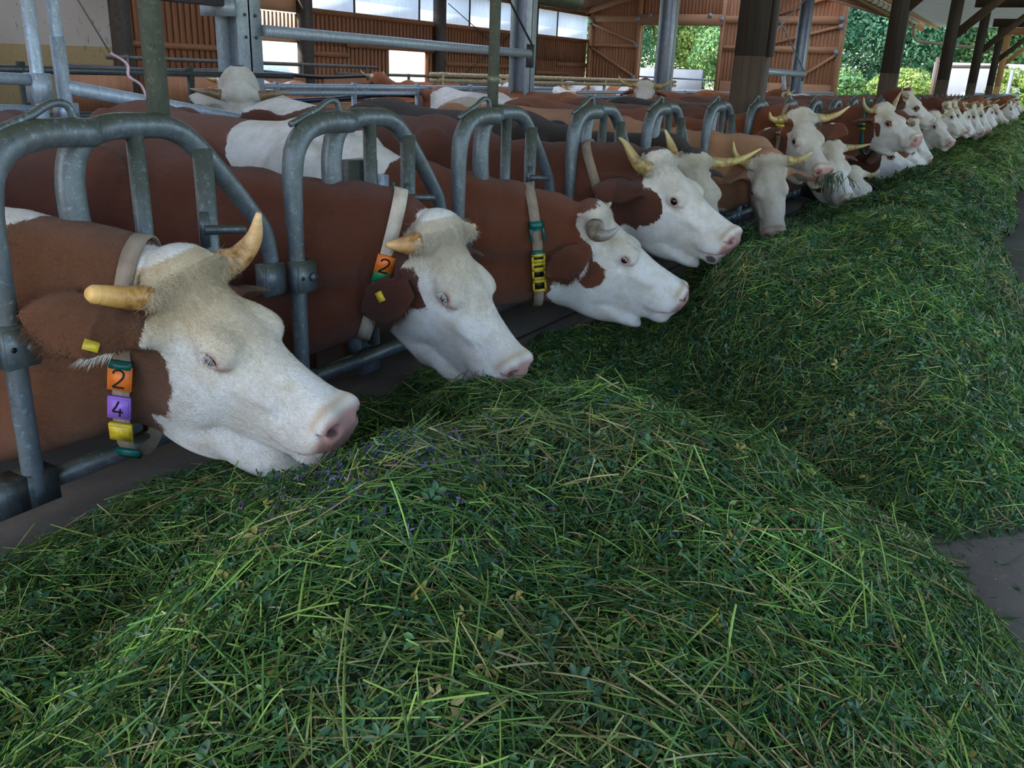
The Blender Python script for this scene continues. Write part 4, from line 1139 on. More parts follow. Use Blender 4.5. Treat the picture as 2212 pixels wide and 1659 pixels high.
# ------------------------------------------------------------------ the cows at the fence
def pts_up(g, L=1.0, fw=.0, up=1.0): return [(.033, .118 * g, .035), (.03 + fw * .3, (.118 + .07 * L) * g, .035 + .005 * up), (.035 + fw * .8, (.118 + .125 * L) * g, .035 + .045 * up * L), (.05 + fw * 1.6, (.118 + .15 * L) * g, .035 + .12 * up * L)]
YEL = M_TAGY
def fence_cow(n, P, rot, s_, spec, fine, label, horns=None, tone=None, ry=0.07, eyes=True, lash=0, lid=.7, byaw=0.0, rx=-2.8, fur=0, group='cows feeding along the fence', coarse=.04, both=True):
    y = post_y(n) + ry
    spec['neck_y'] = -.03
    c = Cow((rx, y, -.1), P, rot, s_, byaw, spec)
    o = c.build('cow', fine, coarse, label, 'cow', group)
    for g in (-1, 1):
        h = (horns or {}).get(g, dict(p=pts_up(g)))
        if h: c.horn(g, h['p'], h.get('r', .028), h.get('tip', .004), h.get('c', (.40, .29, .12)), blunt=h.get('blunt', False))
        if eyes:
            c.eye(g)
            if lash: c.lashes(g, 17, lash, lid)
    if fur: c.fur(fur)
    return c
HC = (.50, .30, .11)
# cow 1
c = fence_cow(0, (-1.535, 1.220, .990), (.163, .395, .161), .896,
    dict(eye_open=.0135, neck_y=.03, ears={-1: dict(u=(-.78, -.58, .16), w=(.1, -.50, .85), L=1.36, b=(.035, -.150, -.050))}, brown=(.165, .070, .034), creamy=.8, cream=(.66, .50, .28),
         patches=[('b', 'w', (.92, 0, 1.26), (.085, .2, .075)), ('h', 'w', (-.015, 0, .07), (.085, .15, .075)), ('h', 'w', (.045, -.125, -.035), (.012, .03, .016)), ('h', 'w', (.17, 0, -.33), (.16, .12, .045))],
         extra=[v_ell((.28, 0, -.315), (.17, .074, .058)), v_ell((.12, 0, -.355), (.16, .082, .066)), v_ell((-.03, 0, -.365), (.13, .08, .075))]),
    .0048, 'brown cow with cream-white face wearing orange 2, violet 4 and yellow tags',
    {-1: dict(p=[(.033, -.118, .035), (.015, -.170, .048), (-.012, -.222, .062), (-.02, -.245, .070)], r=.030, blunt=True, c=(.50, .26, .07)),
     1: dict(p=[(.033, .118, .035), (.04, .165, .040), (.05, .200, .085), (.05, .205, .165)], r=.030, tip=.007, c=(.50, .28, .11))}, lash=.017, lid=1.0, fur=60000)
COW1 = c
c.fur(70000, .012, .0010, neck=True, seed=4, name='neck_hair')
c.collar(t=.885, width=.038, tilt=.10, slack=.075, tags=[(48, .050, M_TEAL, 'buckle', .052), (107.5, .022, M_TEAL, None, .050), (118, .056, M_TAGO, '2', .052), (134.5, .052, M_TAGV, '4', .050), (145.5, .046, M_TAGY, None, .050), (160, .03, M_TEAL, None, .054)])
c.ear_fringe(-1, 420, .034, .07); c.ear_tag(-1, .06, .040, (.06, .022))
# cow 2
c = fence_cow(1, (-1.480, 2.085, .985), (-.05, .66, .06), .890,
    dict(eye_open=.0155, neck_y=.04, ears={-1: dict(u=(-.30, -.46, -.82), w=(.25, -.82, .50), L=1.18, b=(.108, -.146, -.085), curl=3)}, brown=(.115, .037, .020), creamy=.7, rim=1.0,
         patches=[('h', 'b', (.055, -.14, -.11), (.07, .07, .07)), ('h', 'w', (-.01, 0, .075), (.07, .12, .06))], extra=[v_ell((-.04, 0, -.33), (.16, .07, .065)), v_ell((.26, 0, -.295), (.16, .066, .040))]),
    .0048, 'dark red cow with white face, short blunt horns, orange 2 above a green tag',
    {-1: dict(p=[(.033, -.112, .030), (.018, -.150, .020), (.0, -.185, .010), (-.012, -.208, .004)], r=.031, tip=.007, c=(.48, .25, .09)),
     1: dict(p=[(.033, .115, .035), (.028, .150, .035), (.025, .175, .040)], r=.022, tip=.006, c=(.50, .30, .12))}, lash=.016, lid=.9, fur=45000)
c.collar(t=.81, width=.042, mat=M_STRAPW, tilt=.12, slack=.02, tags=[(340, .04, M_TEAL, 'buckle', .05), (80, .060, M_TAGO, '2', .055), (96, .055, M_TAGG, None, .052)])
c.ear_fringe(-1, 300, .034, .0); c.ear_tag(-1, .09, -.015, (.04, .03))
c.fur(50000, .012, .0011, neck=True, seed=5, name='neck_hair')
# cow 3
c = fence_cow(2, (-1.432, 3.040, .918), (.387, .42, .098), .895,
    dict(eye_open=.0125, neck_y=.05, ears={-1: dict(u=(-.52, -.52, -.68), w=(.1, -.80, .60), L=1.12, b=(.055, -.150, -.06), curl=3)}, brown=(.15, .050, .024), creamy=.45, dx=-.06,
         patches=[('h', 'w', (.0, 0, -.30), (.22, .12, .085)), ('h', 'b', (.115, -.11, -.165), (.062, .07, .060)), ('h', 'b', (-.03, 0, .06), (.05, .075, .045)), ('b', 'w', (.36, 0, 1.30), (.38, .40, .30)), ('b', 'w', (-.1, -.3, .95), (.3, .2, .25))], extra=[v_ell((-.04, 0, -.33), (.16, .07, .065)), v_ell((.26, 0, -.295), (.16, .066, .040))]),
    .006, 'red-brown cow with a white saddle and a collar of four yellow frame tags',
    {-1: dict(p=[(.033, -.112, .030), (.055, -.165, .020), (.095, -.185, .045), (.120, -.175, .090)], r=.034, tip=.006, c=(.20, .17, .13)),
     1: dict(p=[(.033, .112, .035), (.04, .150, .05), (.055, .165, .085)], r=.024, tip=.005, c=(.25, .20, .12))}, lash=.013, lid=.7, fur=26000)
c.collar(t=.74, width=.040, tilt=-.05, slack=.015, tags=[(62, .075, M_TEAL, 'buckle', .058), (100, .028, M_TEAL, None, .05), (110, .05, M_TAGY, 'frame', .055), (121.5, .05, M_TAGY, 'frame', .055), (133, .05, M_TAGY, 'frame', .055), (145, .05, M_TAGY, 'frame', .055)])
c.ear_fringe(-1, 300, .034, .07)
c.fur(30000, .013, .0013, neck=True, seed=6, name='neck_hair')
# cow 4
c = fence_cow(3, (-1.416, 3.622, 1.083), (-.074, .41, .13), .903,
    dict(eye_open=.0185, neck_y=.05, ears={-1: dict(u=(-.78, -.60, -.10), w=(.0, -.6, .8), L=1.2, b=(.045, -.15, -.06))}, brown=(.105, .037, .022), creamy=.4, dx=-.02,
         patches=[('h', 'b', (.075, -.13, -.135), (.105, .10, .100)), ('h', 'w', (.12, 0, -.30), (.2, .12, .07)), ('b', 'w', (-.75, 0, 1.36), (.30, .30, .10), (.4, 0, 0))],
         dark=[((.475, -.055, -.205), (.028, .03, .022))], extra=[v_ell((-.04, 0, -.33), (.16, .07, .065)), v_ell((.26, 0, -.295), (.16, .066, .040))]),
    .006, 'dark red cow with big brown cheek patch, open dark eye and horns swept back',
    {-1: dict(p=[(.033, -.112, .035), (.0, -.165, .050), (-.045, -.185, .085), (-.10, -.185, .115), (-.135, -.180, .118)], r=.031, tip=.005, c=(.36, .25, .09)),
     1: dict(p=[(.033, .112, .035), (.0, .150, .06), (-.045, .155, .10), (-.08, .145, .135)], r=.028, tip=.004, c=(.36, .25, .09))}, fur=22000)
c.collar(t=.70, width=.042, tilt=-.28, slack=.01)
# cow 5
c = fence_cow(4, (-1.585, 4.584, 1.026), (-.45, .764, .133), .913,
    dict(eye_open=.016, brown=(.030, .022, .018), white=(.62, .58, .50), creamy=.35, dx=-.1, patches=[('h', 'W', (.03, -.13, -.05), (.12, .1, .10))], earcol={-1: -.2, 1: .2}),
    .0085, 'white curly-headed cow half hidden behind the cow with the swept-back horns, black back',
    {-1: dict(p=[(.033, -.112, .035), (.04, -.145, .04), (.055, -.16, .07)], r=.022, c=(.42, .30, .12)),
     1: dict(p=[(.033, .112, .035), (.05, .22, .030), (.06, .32, .06), (.07, .40, .15)], r=.030, c=(.48, .36, .13))}, fur=12000)
# cow 6
c = fence_cow(5, (-1.400, 5.446, .997), (-1.02, .80, .22), .92,
    dict(eye_open=.017, brown=(.38, .20, .115), white=(.60, .55, .48), creamy=.2, dx=.05, ears={-1: dict(u=(-.25, -.92, -.15), L=1.3), 1: dict(u=(-.3, .85, -.4), L=1.1)},
         patches=[('h', 'b', (-.02, 0, .06), (.07, .12, .05)), ('b', 'w', (-.7, 0, 1.36), (.22, .2, .08), (.6, 0, 0)), ('b', 'w', (-.35, .1, 1.36), (.15, .15, .07))]),
    .0075, 'tan cow with a brown forelock and pale curly face, head bent straight into the fodder',
    {-1: dict(p=[(.033, -.118, .035), (.0, -.18, .045), (-.04, -.21, .09), (-.08, -.215, .14)], r=.028, c=(.40, .28, .08)),
     1: dict(p=[(.033, .118, .035), (.04, .18, .035), (.05, .23, .075), (.06, .255, .125)], r=.028, c=(.55, .42, .18))}, fur=12000)
# cow 7
c = fence_cow(6, (-1.434, 6.218, 1.217), (-.79, .49, .05), .937,
    dict(eye_open=.018, brown=(.20, .062, .025), white=(.72, .68, .62), creamy=.25, dx=.055, ears={-1: dict(u=(-.2, -.95, -.20), w=(-.93, -.1, .25), L=1.42, curl=3), 1: dict(u=(-.25, .95, .0), w=(-.93, .1, .25), L=1.45, curl=3)},
         patches=[('h', 'b', (.03, -.12, .0), (.10, .05, .06)), ]),
    .0065, 'cow with a raised broad white face, round brown ears and wide spreading horns, chewing grass',
    {-1: dict(p=[(.033, -.118, .035), (.035, -.19, .025), (.045, -.245, .05), (.055, -.275, .10)], r=.028, c=(.45, .33, .12)),
     1: dict(p=[(.033, .118, .035), (.035, .20, .035), (.045, .27, .07), (.06, .325, .14)], r=.028, c=(.50, .38, .15))}, fur=14000)
c.collar(t=.86, width=.03, tags=[(40, .05, YEL, 'U', .055), (55, .05, YEL, '0', .055)])
TAIL = [
 (7, (-1.394, 7.193, .983), (-.737, .651, .10), .918, dict(brown=(.14, .05, .028), dx=.0, patches=[('h', 'b', (.17, -.11, -.20), (.13, .07, .09))], eye_open=.012), 'white-faced cow with dark brown cheek, straight horn and open muzzle below the chewing cow', {1: dict(p=[(.033, .118, .035), (.03, .2, .03), (.04, .28, .05), (.05, .33, .075)], r=.026, c=(.36, .26, .10))}),
 (8, (-1.35, 8.03, .73), (-.775, .40, .0), .911, dict(brown=(.022, .016, .012), dx=-.04, eye_open=.016, earcol={-1: .2, 1: .2}), 'cow with a black ear, head lowest, almost buried in the grass', {1: dict(p=[(.033, .118, .035), (.05, .18, .03), (.09, .20, .07), (.12, .19, .12)], r=.024, c=(.50, .42, .26))}),
 (9, (-1.30, 8.75, 1.238), (-.50, .30, .11), .90, dict(brown=(.17, .060, .032), dx=-.02, eye_open=.016, patches=[('h', 'B', (.215, -.115, -.035), (.045, .04, .032)), ('h', 'b', (.12, -.125, -.13), (.035, .05, .065), (0, -.4, 0))], ears={-1: dict(u=(-.5, -.82, .1))}), 'cow with ringed brown eye, oval cheek spot and yellow 1 tag on her neck', {-1: dict(p=[(.033, -.118, .035), (.0, -.19, .03), (-.03, -.24, .08), (-.05, -.26, .15)], r=.028, c=(.38, .28, .12)), 1: dict(p=[(.033, .118, .035), (.0, .17, .06), (-.01, .20, .11), (.0, .20, .18)], r=.026, c=(.42, .32, .14))}),
 (10, (-1.41, 9.45, .93), (.35, .36, .22), .90, dict(brown=(.10, .035, .02), dx=.04, eye_open=.014, patches=[('h', 'B', (.215, -.115, -.045), (.042, .04, .036))]), 'cow with a brown spectacle eye and dark upturned horn, nose down in the second heap', {-1: dict(p=[(.033, -.118, .035), (.05, -.19, .02), (.10, -.215, .05), (.14, -.20, .10)], r=.028, c=(.22, .16, .10))}),
 (11, (-1.29, 10.1, .955), (.75, .45, .25), .90, dict(brown=(.2, .06, .03), dx=-.05, eye_open=.016), 'pale cow face peeping out under the chin of the cow with ringed eye', {}),
 (12, (-1.30, 10.95, 1.08), (.05, .78, .0), .89, dict(brown=(.15, .05, .03), dx=.0, eye_open=.014, patches=[('h', 'b', (.22, -.10, -.16), (.085, .06, .06))]), 'cow with curly white poll and brown cheek patch, dark pointed horn, behind the ringed-eye cow', {-1: dict(p=[(.033, -.118, .035), (.04, -.18, .03), (.05, -.22, .06)], r=.026, c=(.3, .25, .16))}),
 (13, (-1.53, 11.95, 1.362), (.20, .50, .30), .90, dict(brown=(.14, .045, .028), dx=-.05, eye_open=.016, patches=[('h', 'B', (.225, -.115, -.045), (.05, .04, .045))]), 'cow holding her head highest, brown patch round the eye, beside a wooden post', {-1: dict(p=[(.033, -.118, .035), (-.01, -.16, .03), (-.06, -.16, .05), (-.10, -.14, .10)], r=.026, c=(.32, .26, .14)), 1: dict(p=[(.033, .118, .035), (.0, .16, .06), (-.01, .17, .12)], r=.024, c=(.4, .3, .2))}),
 (14, (-1.26, 12.60, 1.12), (-.60, .50, -.05), .906, dict(brown=(.2, .07, .035), dx=-.04, eye_open=.012), 'white-headed cow with a long curved horn below the head-high cow', {-1: dict(p=[(.033, -.118, .035), (.06, -.19, .0), (.14, -.24, -.01), (.22, -.24, .04)], r=.025, c=(.5, .36, .16))}),
 (15, (-1.285, 14.206, 1.233), (.095, .666, .096), .893, dict(brown=(.12, .04, .025), dx=-.04, eye_open=.013), 'white-headed cow with a golden horn and half-closed eye, left of the fence end', {-1: dict(p=[(.033, -.118, .035), (.05, -.2, .02), (.10, -.26, .05), (.13, -.27, .09)], r=.026, c=(.55, .40, .15))}),
 (17, (-1.20, 15.895, 1.211), (.388, .85, -.2), .917, dict(brown=(.24, .09, .04), dx=.02, eye_open=.012), 'cow with orange-brown cheek and pale face, second after the golden-horned cow', {}),
 (18, (-1.13, 16.823, 1.177), (-.30, .75, -.2), .89, dict(brown=(.2, .07, .03), dx=-.05, eye_open=.012), 'narrow pale cow head just past the orange-cheeked cow, before the identical distant ones', {}),
]
FAR = {}
for (n, P, rot, s_, spec, label, horns) in TAIL:
    c = fence_cow(n, P, rot, s_, spec, .010 if n < 13 else .012, label, horns, coarse=.06, rx=-2.75)
    FAR[n] = c.obj
    if n == 9: c.collar(t=.88, width=.03, mat=M_TEAL, tags=[(70, .09, M_TEAL, None, .06), (84, .06, YEL, '1', .06)])
def copy_cow(src, loc, rz, label, group):
    r = dup(src, loc); r.rotation_euler = (0, 0, rz); tag(r, label, 'cow', group); return r
FARL = ['far cow with pale face in the row, just left of the fence end', 'far brown-eared cow with lowered head near the end of the fence']
for k, (src, n, dx, rz) in enumerate([(15, 16, .0, .0), (18, 19, .05, .05), (12, 20, .1, 0), (17, 22, .1, .0), (15, 23, .08, .0), (14, 25, .15, .1), (10, 27, .15, 0), (18, 29, .2, 0), (12, 31, .2, 0), (17, 34, .2, 0), (15, 37, .25, 0)]):
    s0_ = FAR[src]; copy_cow(s0_, (s0_.location.x + dx, post_y(n) + .10, s0_.location.z), rz, 'small distant cow with lowered head near the far end of the feed fence', 'distant cows at the feed fence')

# ------------------------------------------------------------------ cows standing and lying farther back in the barn
def barn_cow(loc, rz, head, rot, spec, label, horns=None, fine=.018, eyes=False, zoff=0):
    c = Cow((0, 0, 0), head, rot, .92, 0, spec); o = c.build('cow', fine, .05, label, 'cow', 'cows standing in the barn behind')
    for g in (-1, 1):
        h = (horns or {}).get(g, dict(p=pts_up(g)))
        c.horn(g, h['p'], h.get('r', .027), .004, h.get('c', (.42, .30, .12)))
        if eyes: c.eye(g)
    o.location = (loc[0], loc[1], -.1 + zoff); o.rotation_euler = (0, 0, rz)
    return o
up_ = (1.20, 0, 1.42); lv = (0, .55, 0)
b1 = barn_cow((-7.6, 7.6), 2.75, (1.15, .1, 1.30), (.1, .6, 0), dict(brown=(.36, .15, .055), patches=[('b', 'w', (.25, 0, 1.1), (.18, .5, .5)), ('b', 'w', (-.45, 0, 1.2), (.25, .5, .35)), ('b', 'w', (.6, 0, .7), (.3, .4, .2))]), 'orange-brown and white spotted cow behind the double rail, beside the open window')
b2 = barn_cow((-9.2, 12.6), 2.9, (1.2, 0, 1.36), (0, .5, 0), dict(brown=(.24, .085, .035), patches=[('b', 'w', (-.1, 0, 1.4), (.12, .3, .05))]), 'long reddish-brown cow behind the rails, in front of the lower window')
b3 = barn_cow((-8.6, 14.3), 2.2, (1.2, 0, 1.30), (.2, .6, 0), dict(brown=(.50, .32, .12), creamy=.9, patches=[('b', 'w', (-.6, 0, 1.1), (.5, .5, .6))]), 'small blond cow with pale curly poll by the lower window')
b4 = barn_cow((-7.3, 13.5), -.3, (1.2, 0, 1.2), (0, .7, 0), dict(brown=(.55, .33, .17), patches=[('b', 'w', (-.1, 0, 1.3), (.7, .5, .3))]), 'pale cream and light brown cow back behind the second steel column')
b5 = barn_cow((-5.15, 8.1), -.35, (1.15, 0, 1.05), (0, .9, 0), dict(brown=(.25, .09, .05), patches=[('b', 'w', (.1, 0, 1.2), (.75, .5, .45))]), 'large bluish-white cow back between the standing pipe and the second steel column')
b6 = barn_cow((-5.3, 9.8), .05, (1.15, 0, 1.02), (0, .9, 0), dict(brown=(.30, .11, .045), patches=[('b', 'w', (-.2, .2, 1.36), (1.0, .1, .05))]), 'long brown cow back with a white line along the spine')
b7 = barn_cow((-4.88, 11.95), -1.19, (1.22, .0, 1.44), (.0, .62, 0), dict(brown=(.24, .09, .04), eye_open=.016, dx=-.03, creamy=.3, patches=[('h', 'B', (.215, -.12, -.045), (.05, .05, .04))]), 'cow facing the camera with wide horns and brown eye rings, peeping over the brown backs', {g: dict(p=[(.033, .118 * g, .035), (.03, .22 * g, .03), (.05, .32 * g, .10), (.06, .36 * g, .19)], r=.032, c=(.50, .38, .14)) for g in (-1, 1)}, eyes=True, fine=.011)
b8 = barn_cow((-4.98, 4.66), -.80, (.98, .05, 1.37), (.05, 1.30, 0), dict(brown=(.45, .26, .12), white=(.80, .78, .75), creamy=.1, dx=-.2, earcol={-1: None, 1: None}, patches=[('b', 'w', (0, 0, 1.0), (1.3, .6, .8)), ('b', 'b', (-.3, -.3, 1.0), (.3, .2, .3))]), 'white cow with bent head and flat level horns, just left of the nearest steel column', {g: dict(p=[(.033, .118 * g, .035), (.02, .18 * g, .035), (.01, .25 * g, .03), (.0, .31 * g, .035)], r=.030, c=(.25, .16, .09)) for g in (-1, 1)}, fine=.010)
b9 = copy_cow(b1, (-8.6, 19.5, -.1), -.2, 'spotted cow back seen through the gable doorway bars', 'cows standing in the barn behind')
b10 = copy_cow(b5, (-6.9, 19.6, -.1), .2, 'white and tan cow back right of the horned face that looks at the camera', 'cows standing in the barn behind')
b11 = copy_cow(b4, (-10.4, 22.0, -.1), .3, 'cream cow back below the left part of the gable doorway', 'cows standing in the barn behind')
b12 = copy_cow(b6, (-4.9, 16.8, -.1), 0.05, 'brown back with pale spine line beyond the thick dark timber post', 'cows standing in the barn behind')
b13 = copy_cow(b5, (-5.0, 20.6, -.1), -.05, 'white-backed cow near the far steel column with the crossed rods', 'cows standing in the barn behind')
b14 = copy_cow(b2, (-4.6, 13.6, -.1), 0.1, 'reddish back between the fence cows and the silver double rail', 'cows standing in the barn behind')
QUAL = 1.0
# ------------------------------------------------------------------ cut green fodder on the feed table
MOUNDS = [(-.66, 1.72, .36, .40, .36, .5), (-.45, 1.03, .78, 1.22, .39, .45), (-1.20, 1.08, .58, .85, .23, .6), (-.50, 4.05, .72, 1.38, .50, .48), (-.22, 3.1, .55, .75, .34, .7), (-1.15, 3.6, .5, 1.0, .20, .7),
          (-1.08, 2.02, .42, .42, .30, .6), (-.62, 6.7, .60, 1.55, .42, .6), (-.40, 6.0, .45, .9, .30, .7)]
_r = random.Random(3)
yy_ = 9.0
while yy_ < 44:
    MOUNDS.append((-.66 + _r.uniform(-.06, .08), yy_, .62 + _r.uniform(-.05, .06), 1.7 + _r.uniform(-.2, .4), .36 + _r.uniform(-.03, .05), .6)); yy_ += _r.uniform(2.1, 2.9)
_nz = np.random.default_rng(11)
_W = [(a, b, ph, am) for (k, am) in ((2.2, .022), (4.5, .020), (9.0, .014), (17, .008)) for a, b, ph in [(k * math.cos(t_), k * math.sin(t_), p_) for t_, p_ in zip(_nz.uniform(0, 6.28, 4), _nz.uniform(0, 6.28, 4))]]
def heap(x, y):
    x = np.asarray(x, float); y = np.asarray(y, float); h = np.zeros(np.broadcast(x, y).shape)
    for cx, cy, rx, ry, hh, p in MOUNDS:
        q = 1 - ((x - cx) / rx) ** 2 - ((y - cy) / ry) ** 2
        m = hh * np.maximum(q, 0) ** p
        h = np.maximum(h, m) + .25 * np.minimum(h, m)
    base = .16 * np.clip((-.45 - x) / .3, 0, 1) * np.clip((x + 1.72) / .1, 0, 1)
    h = np.maximum(h, base)
    h = h * (1 - .93 * np.exp(-(((x + 1.0) / .40) ** 2 + ((y - 2.78) / .42) ** 2) ** 1.5))
    h = h * (1 - .80 * np.exp(-(((x + .62) / .48) ** 2 + ((y - 2.42) / .20) ** 2) ** 1.5))
    bump_ = np.zeros_like(h)
    for a, b, ph, am in _W: bump_ += am * np.sin(a * x + b * y + ph)
    h = h + bump_ * np.clip(h / .15, 0, 1)
    return h
def heap_z(x, y): return FLOOR + np.maximum(heap(x, y), 0)

m, t, b = NT('fodder_mass'); co = objco(t)
t.links.new(ramp(t, noise(t, co, 30, 6, .7), [(.3, (.006, .012, .004)), (.55, (.018, .040, .012)), (.8, (.05, .055, .02))]), b.inputs['Base Color'])  # shade between the stalks is put into this near-black green
b.inputs['Roughness'].default_value = .9; bump(t, b, noise(t, co, 60, 5), 1.0, .02); M_FODB = m
m, t, b = NT('cut_grass_and_clover')
A_ = nd(t, 'ShaderNodeAttribute', attribute_name='col')
tr = nd(t, 'ShaderNodeBsdfTranslucent'); ms = nd(t, 'ShaderNodeMixShader'); ms.inputs[0].default_value = .22
t.links.new(A_.outputs['Color'], b.inputs['Base Color']); t.links.new(A_.outputs['Color'], tr.inputs[0]); b.inputs['Roughness'].default_value = .42; b.inputs['Specular IOR Level'].default_value = .45
t.links.new(b.outputs[0], ms.inputs[1]); t.links.new(tr.outputs[0], ms.inputs[2]); t.links.new(ms.outputs[0], t.nodes['Material Output'].inputs[0]); M_GRASS = m

def palette(n, R, kind):
    r = R.random(n)[:, None]; v = R.uniform(.50, 1.28, n)[:, None]
    if kind == 'stem':
        c = np.where(r < .38, [[.075, .185, .036]], np.where(r < .68, [[.22, .36, .07]], np.where(r < .86, [[.045, .13, .028]], np.where(r < .95, [[.42, .38, .17]], [[.22, .13, .06]]))))
    elif kind == 'leaf':
        c = np.where(r < .6, [[.022, .088, .038]], np.where(r < .85, [[.045, .135, .055]], np.where(r < .97, [[.10, .19, .05]], [[.30, .26, .07]])))
    else:
        c = np.where(r < .7, [[.10, .06, .30]], [[.22, .18, .42]])
    return c * v

def blotch(xy, c, R):
    x, y = xy[:, 0], xy[:, 1]
    a = np.sin(5.1 * x + 3.3 * y + 1) + np.sin(-4.2 * x + 6.1 * y + 2.2) + np.sin(9.7 * x - 7.9 * y + .5) * .6 + np.sin(13 * x + 15 * y) * .5
    dry = np.clip((a - 1.1) / 1.2, 0, 1) * R.random(len(x)) ; lush = np.clip((-a - .9) / 1.2, 0, 1)
    c = c * (1 - dry[:, None] * .8) + np.array([[.34, .30, .14]]) * dry[:, None] * .8 * R.uniform(.5, 1.2, len(x))[:, None]
    return c * (1 + .45 * lush[:, None] * np.array([[.8, 1.0, .9]]))
def scatter(R, n, y0, y1, x0=-1.66, x1=.45, minh=.02, dens=None):
    out = []; tot = 0
    while tot < n:
        x = R.uniform(x0, x1, n); y = R.uniform(y0, y1, n)
        h = heap(x, y); ok = h > minh * R.random(n) * 2
        if dens is not None: ok &= R.random(n) < dens(x, y)
        out.append(np.c_[x, y][ok]); tot += ok.sum()
    return np.vstack(out)[:n]

def surf_frame(x, y, e=.02):
    gx = (heap(x + e, y) - heap(x - e, y)) / (2 * e); gy = (heap(x, y + e) - heap(x, y - e)) / (2 * e)
    gx = np.clip(gx, -2, 2); gy = np.clip(gy, -2, 2)
    N = np.stack([-gx, -gy, np.ones_like(gx)], -1); N /= np.linalg.norm(N, axis=1)[:, None]; return N

def stems(mb, cols, R, xy, L0, L1, w0, w1, seg, round_=False, up=.10, depth=.03, kind='stem', bend=.20, heading=None):
    n = len(xy); N = surf_frame(xy[:, 0], xy[:, 1]); z = heap_z(xy[:, 0], xy[:, 1])
    th = R.uniform(0, 2 * np.pi, n) if heading is None else heading + R.normal(0, .9, n)
    D = np.stack([np.cos(th), np.sin(th), np.zeros(n)], -1); D -= N * (D * N).sum(1)[:, None]; D /= np.linalg.norm(D, axis=1)[:, None]
    pit = R.normal(.03, up, n); D = D * np.cos(pit)[:, None] + N * np.sin(pit)[:, None]
    S = np.cross(D, N); S /= np.linalg.norm(S, axis=1)[:, None]
    L = R.uniform(0, 1, n) ** 1.5 * (L1 - L0) + L0; w_ = R.uniform(w0, w1, n)
    base = np.c_[xy, z] + N * (R.uniform(-depth, .022, n))[:, None] - D * L[:, None] * .5
    k1 = R.normal(0, bend, n)[:, None]; k2 = R.normal(-.05, bend * .6, n)[:, None]
    u = np.linspace(0, 1, seg + 1)
    P = []
    kink = (R.random(n) < .3)[:, None] * R.normal(0, .5, n)[:, None]; kp = R.uniform(.3, .7, n)[:, None]
    for t_ in u:
        P.append(base + D * (L * t_)[:, None] + S * (k1 * L[:, None] * (t_ * t_ - t_) * .8 + kink * L[:, None] * np.maximum(0, t_ - kp)) + N * (k2 * L[:, None] * (t_ * t_ - t_)))
    P = np.stack(P, 1)
    # keep ends from diving deep under the surface
    zz_ = heap_z(P[..., 0], P[..., 1]); P[..., 2] = np.maximum(P[..., 2], zz_ - .02)
    tw = R.uniform(0, np.pi, n); A = S * np.cos(tw)[:, None] + N * np.sin(tw)[:, None]; Bq = np.cross(D, A)
    taper = np.interp(u, [0, .15, .7, 1], [.8, 1, .85, .25 if not round_ else .7])
    c = palette(n, R, kind); c = blotch(xy, c, R)
    if round_:
        V = np.concatenate([P + (A * math.cos(a) + Bq * math.sin(a))[:, None] * (w_[:, None] * taper[None])[..., None] * .5 for a in (0, 2.094, 4.189)], 1)  # n, 3*(seg+1)
        m_ = 3 * (seg + 1); b_ = (np.arange(n) * m_)[:, None]; q = []
        for a in range(3):
            a2 = (a + 1) % 3
            for i in range(seg): q.append(b_ + np.array([a * (seg + 1) + i, a2 * (seg + 1) + i, a2 * (seg + 1) + i + 1, a * (seg + 1) + i + 1]))
        mb.add(V.reshape(-1, 3), np.concatenate(q)); cols.append(np.repeat(c, m_, axis=0))
    else:
        off = A[:, None] * (w_[:, None] * taper[None])[..., None] * .5
        V = np.concatenate([P - off, P + off], 1); m_ = 2 * (seg + 1); b_ = (np.arange(n) * m_)[:, None]
        q = [b_ + np.array([i, i + 1, seg + 1 + i + 1, seg + 1 + i]) for i in range(seg)]
        mb.add(V.reshape(-1, 3), np.concatenate(q)); cols.append(np.repeat(c, m_, axis=0))

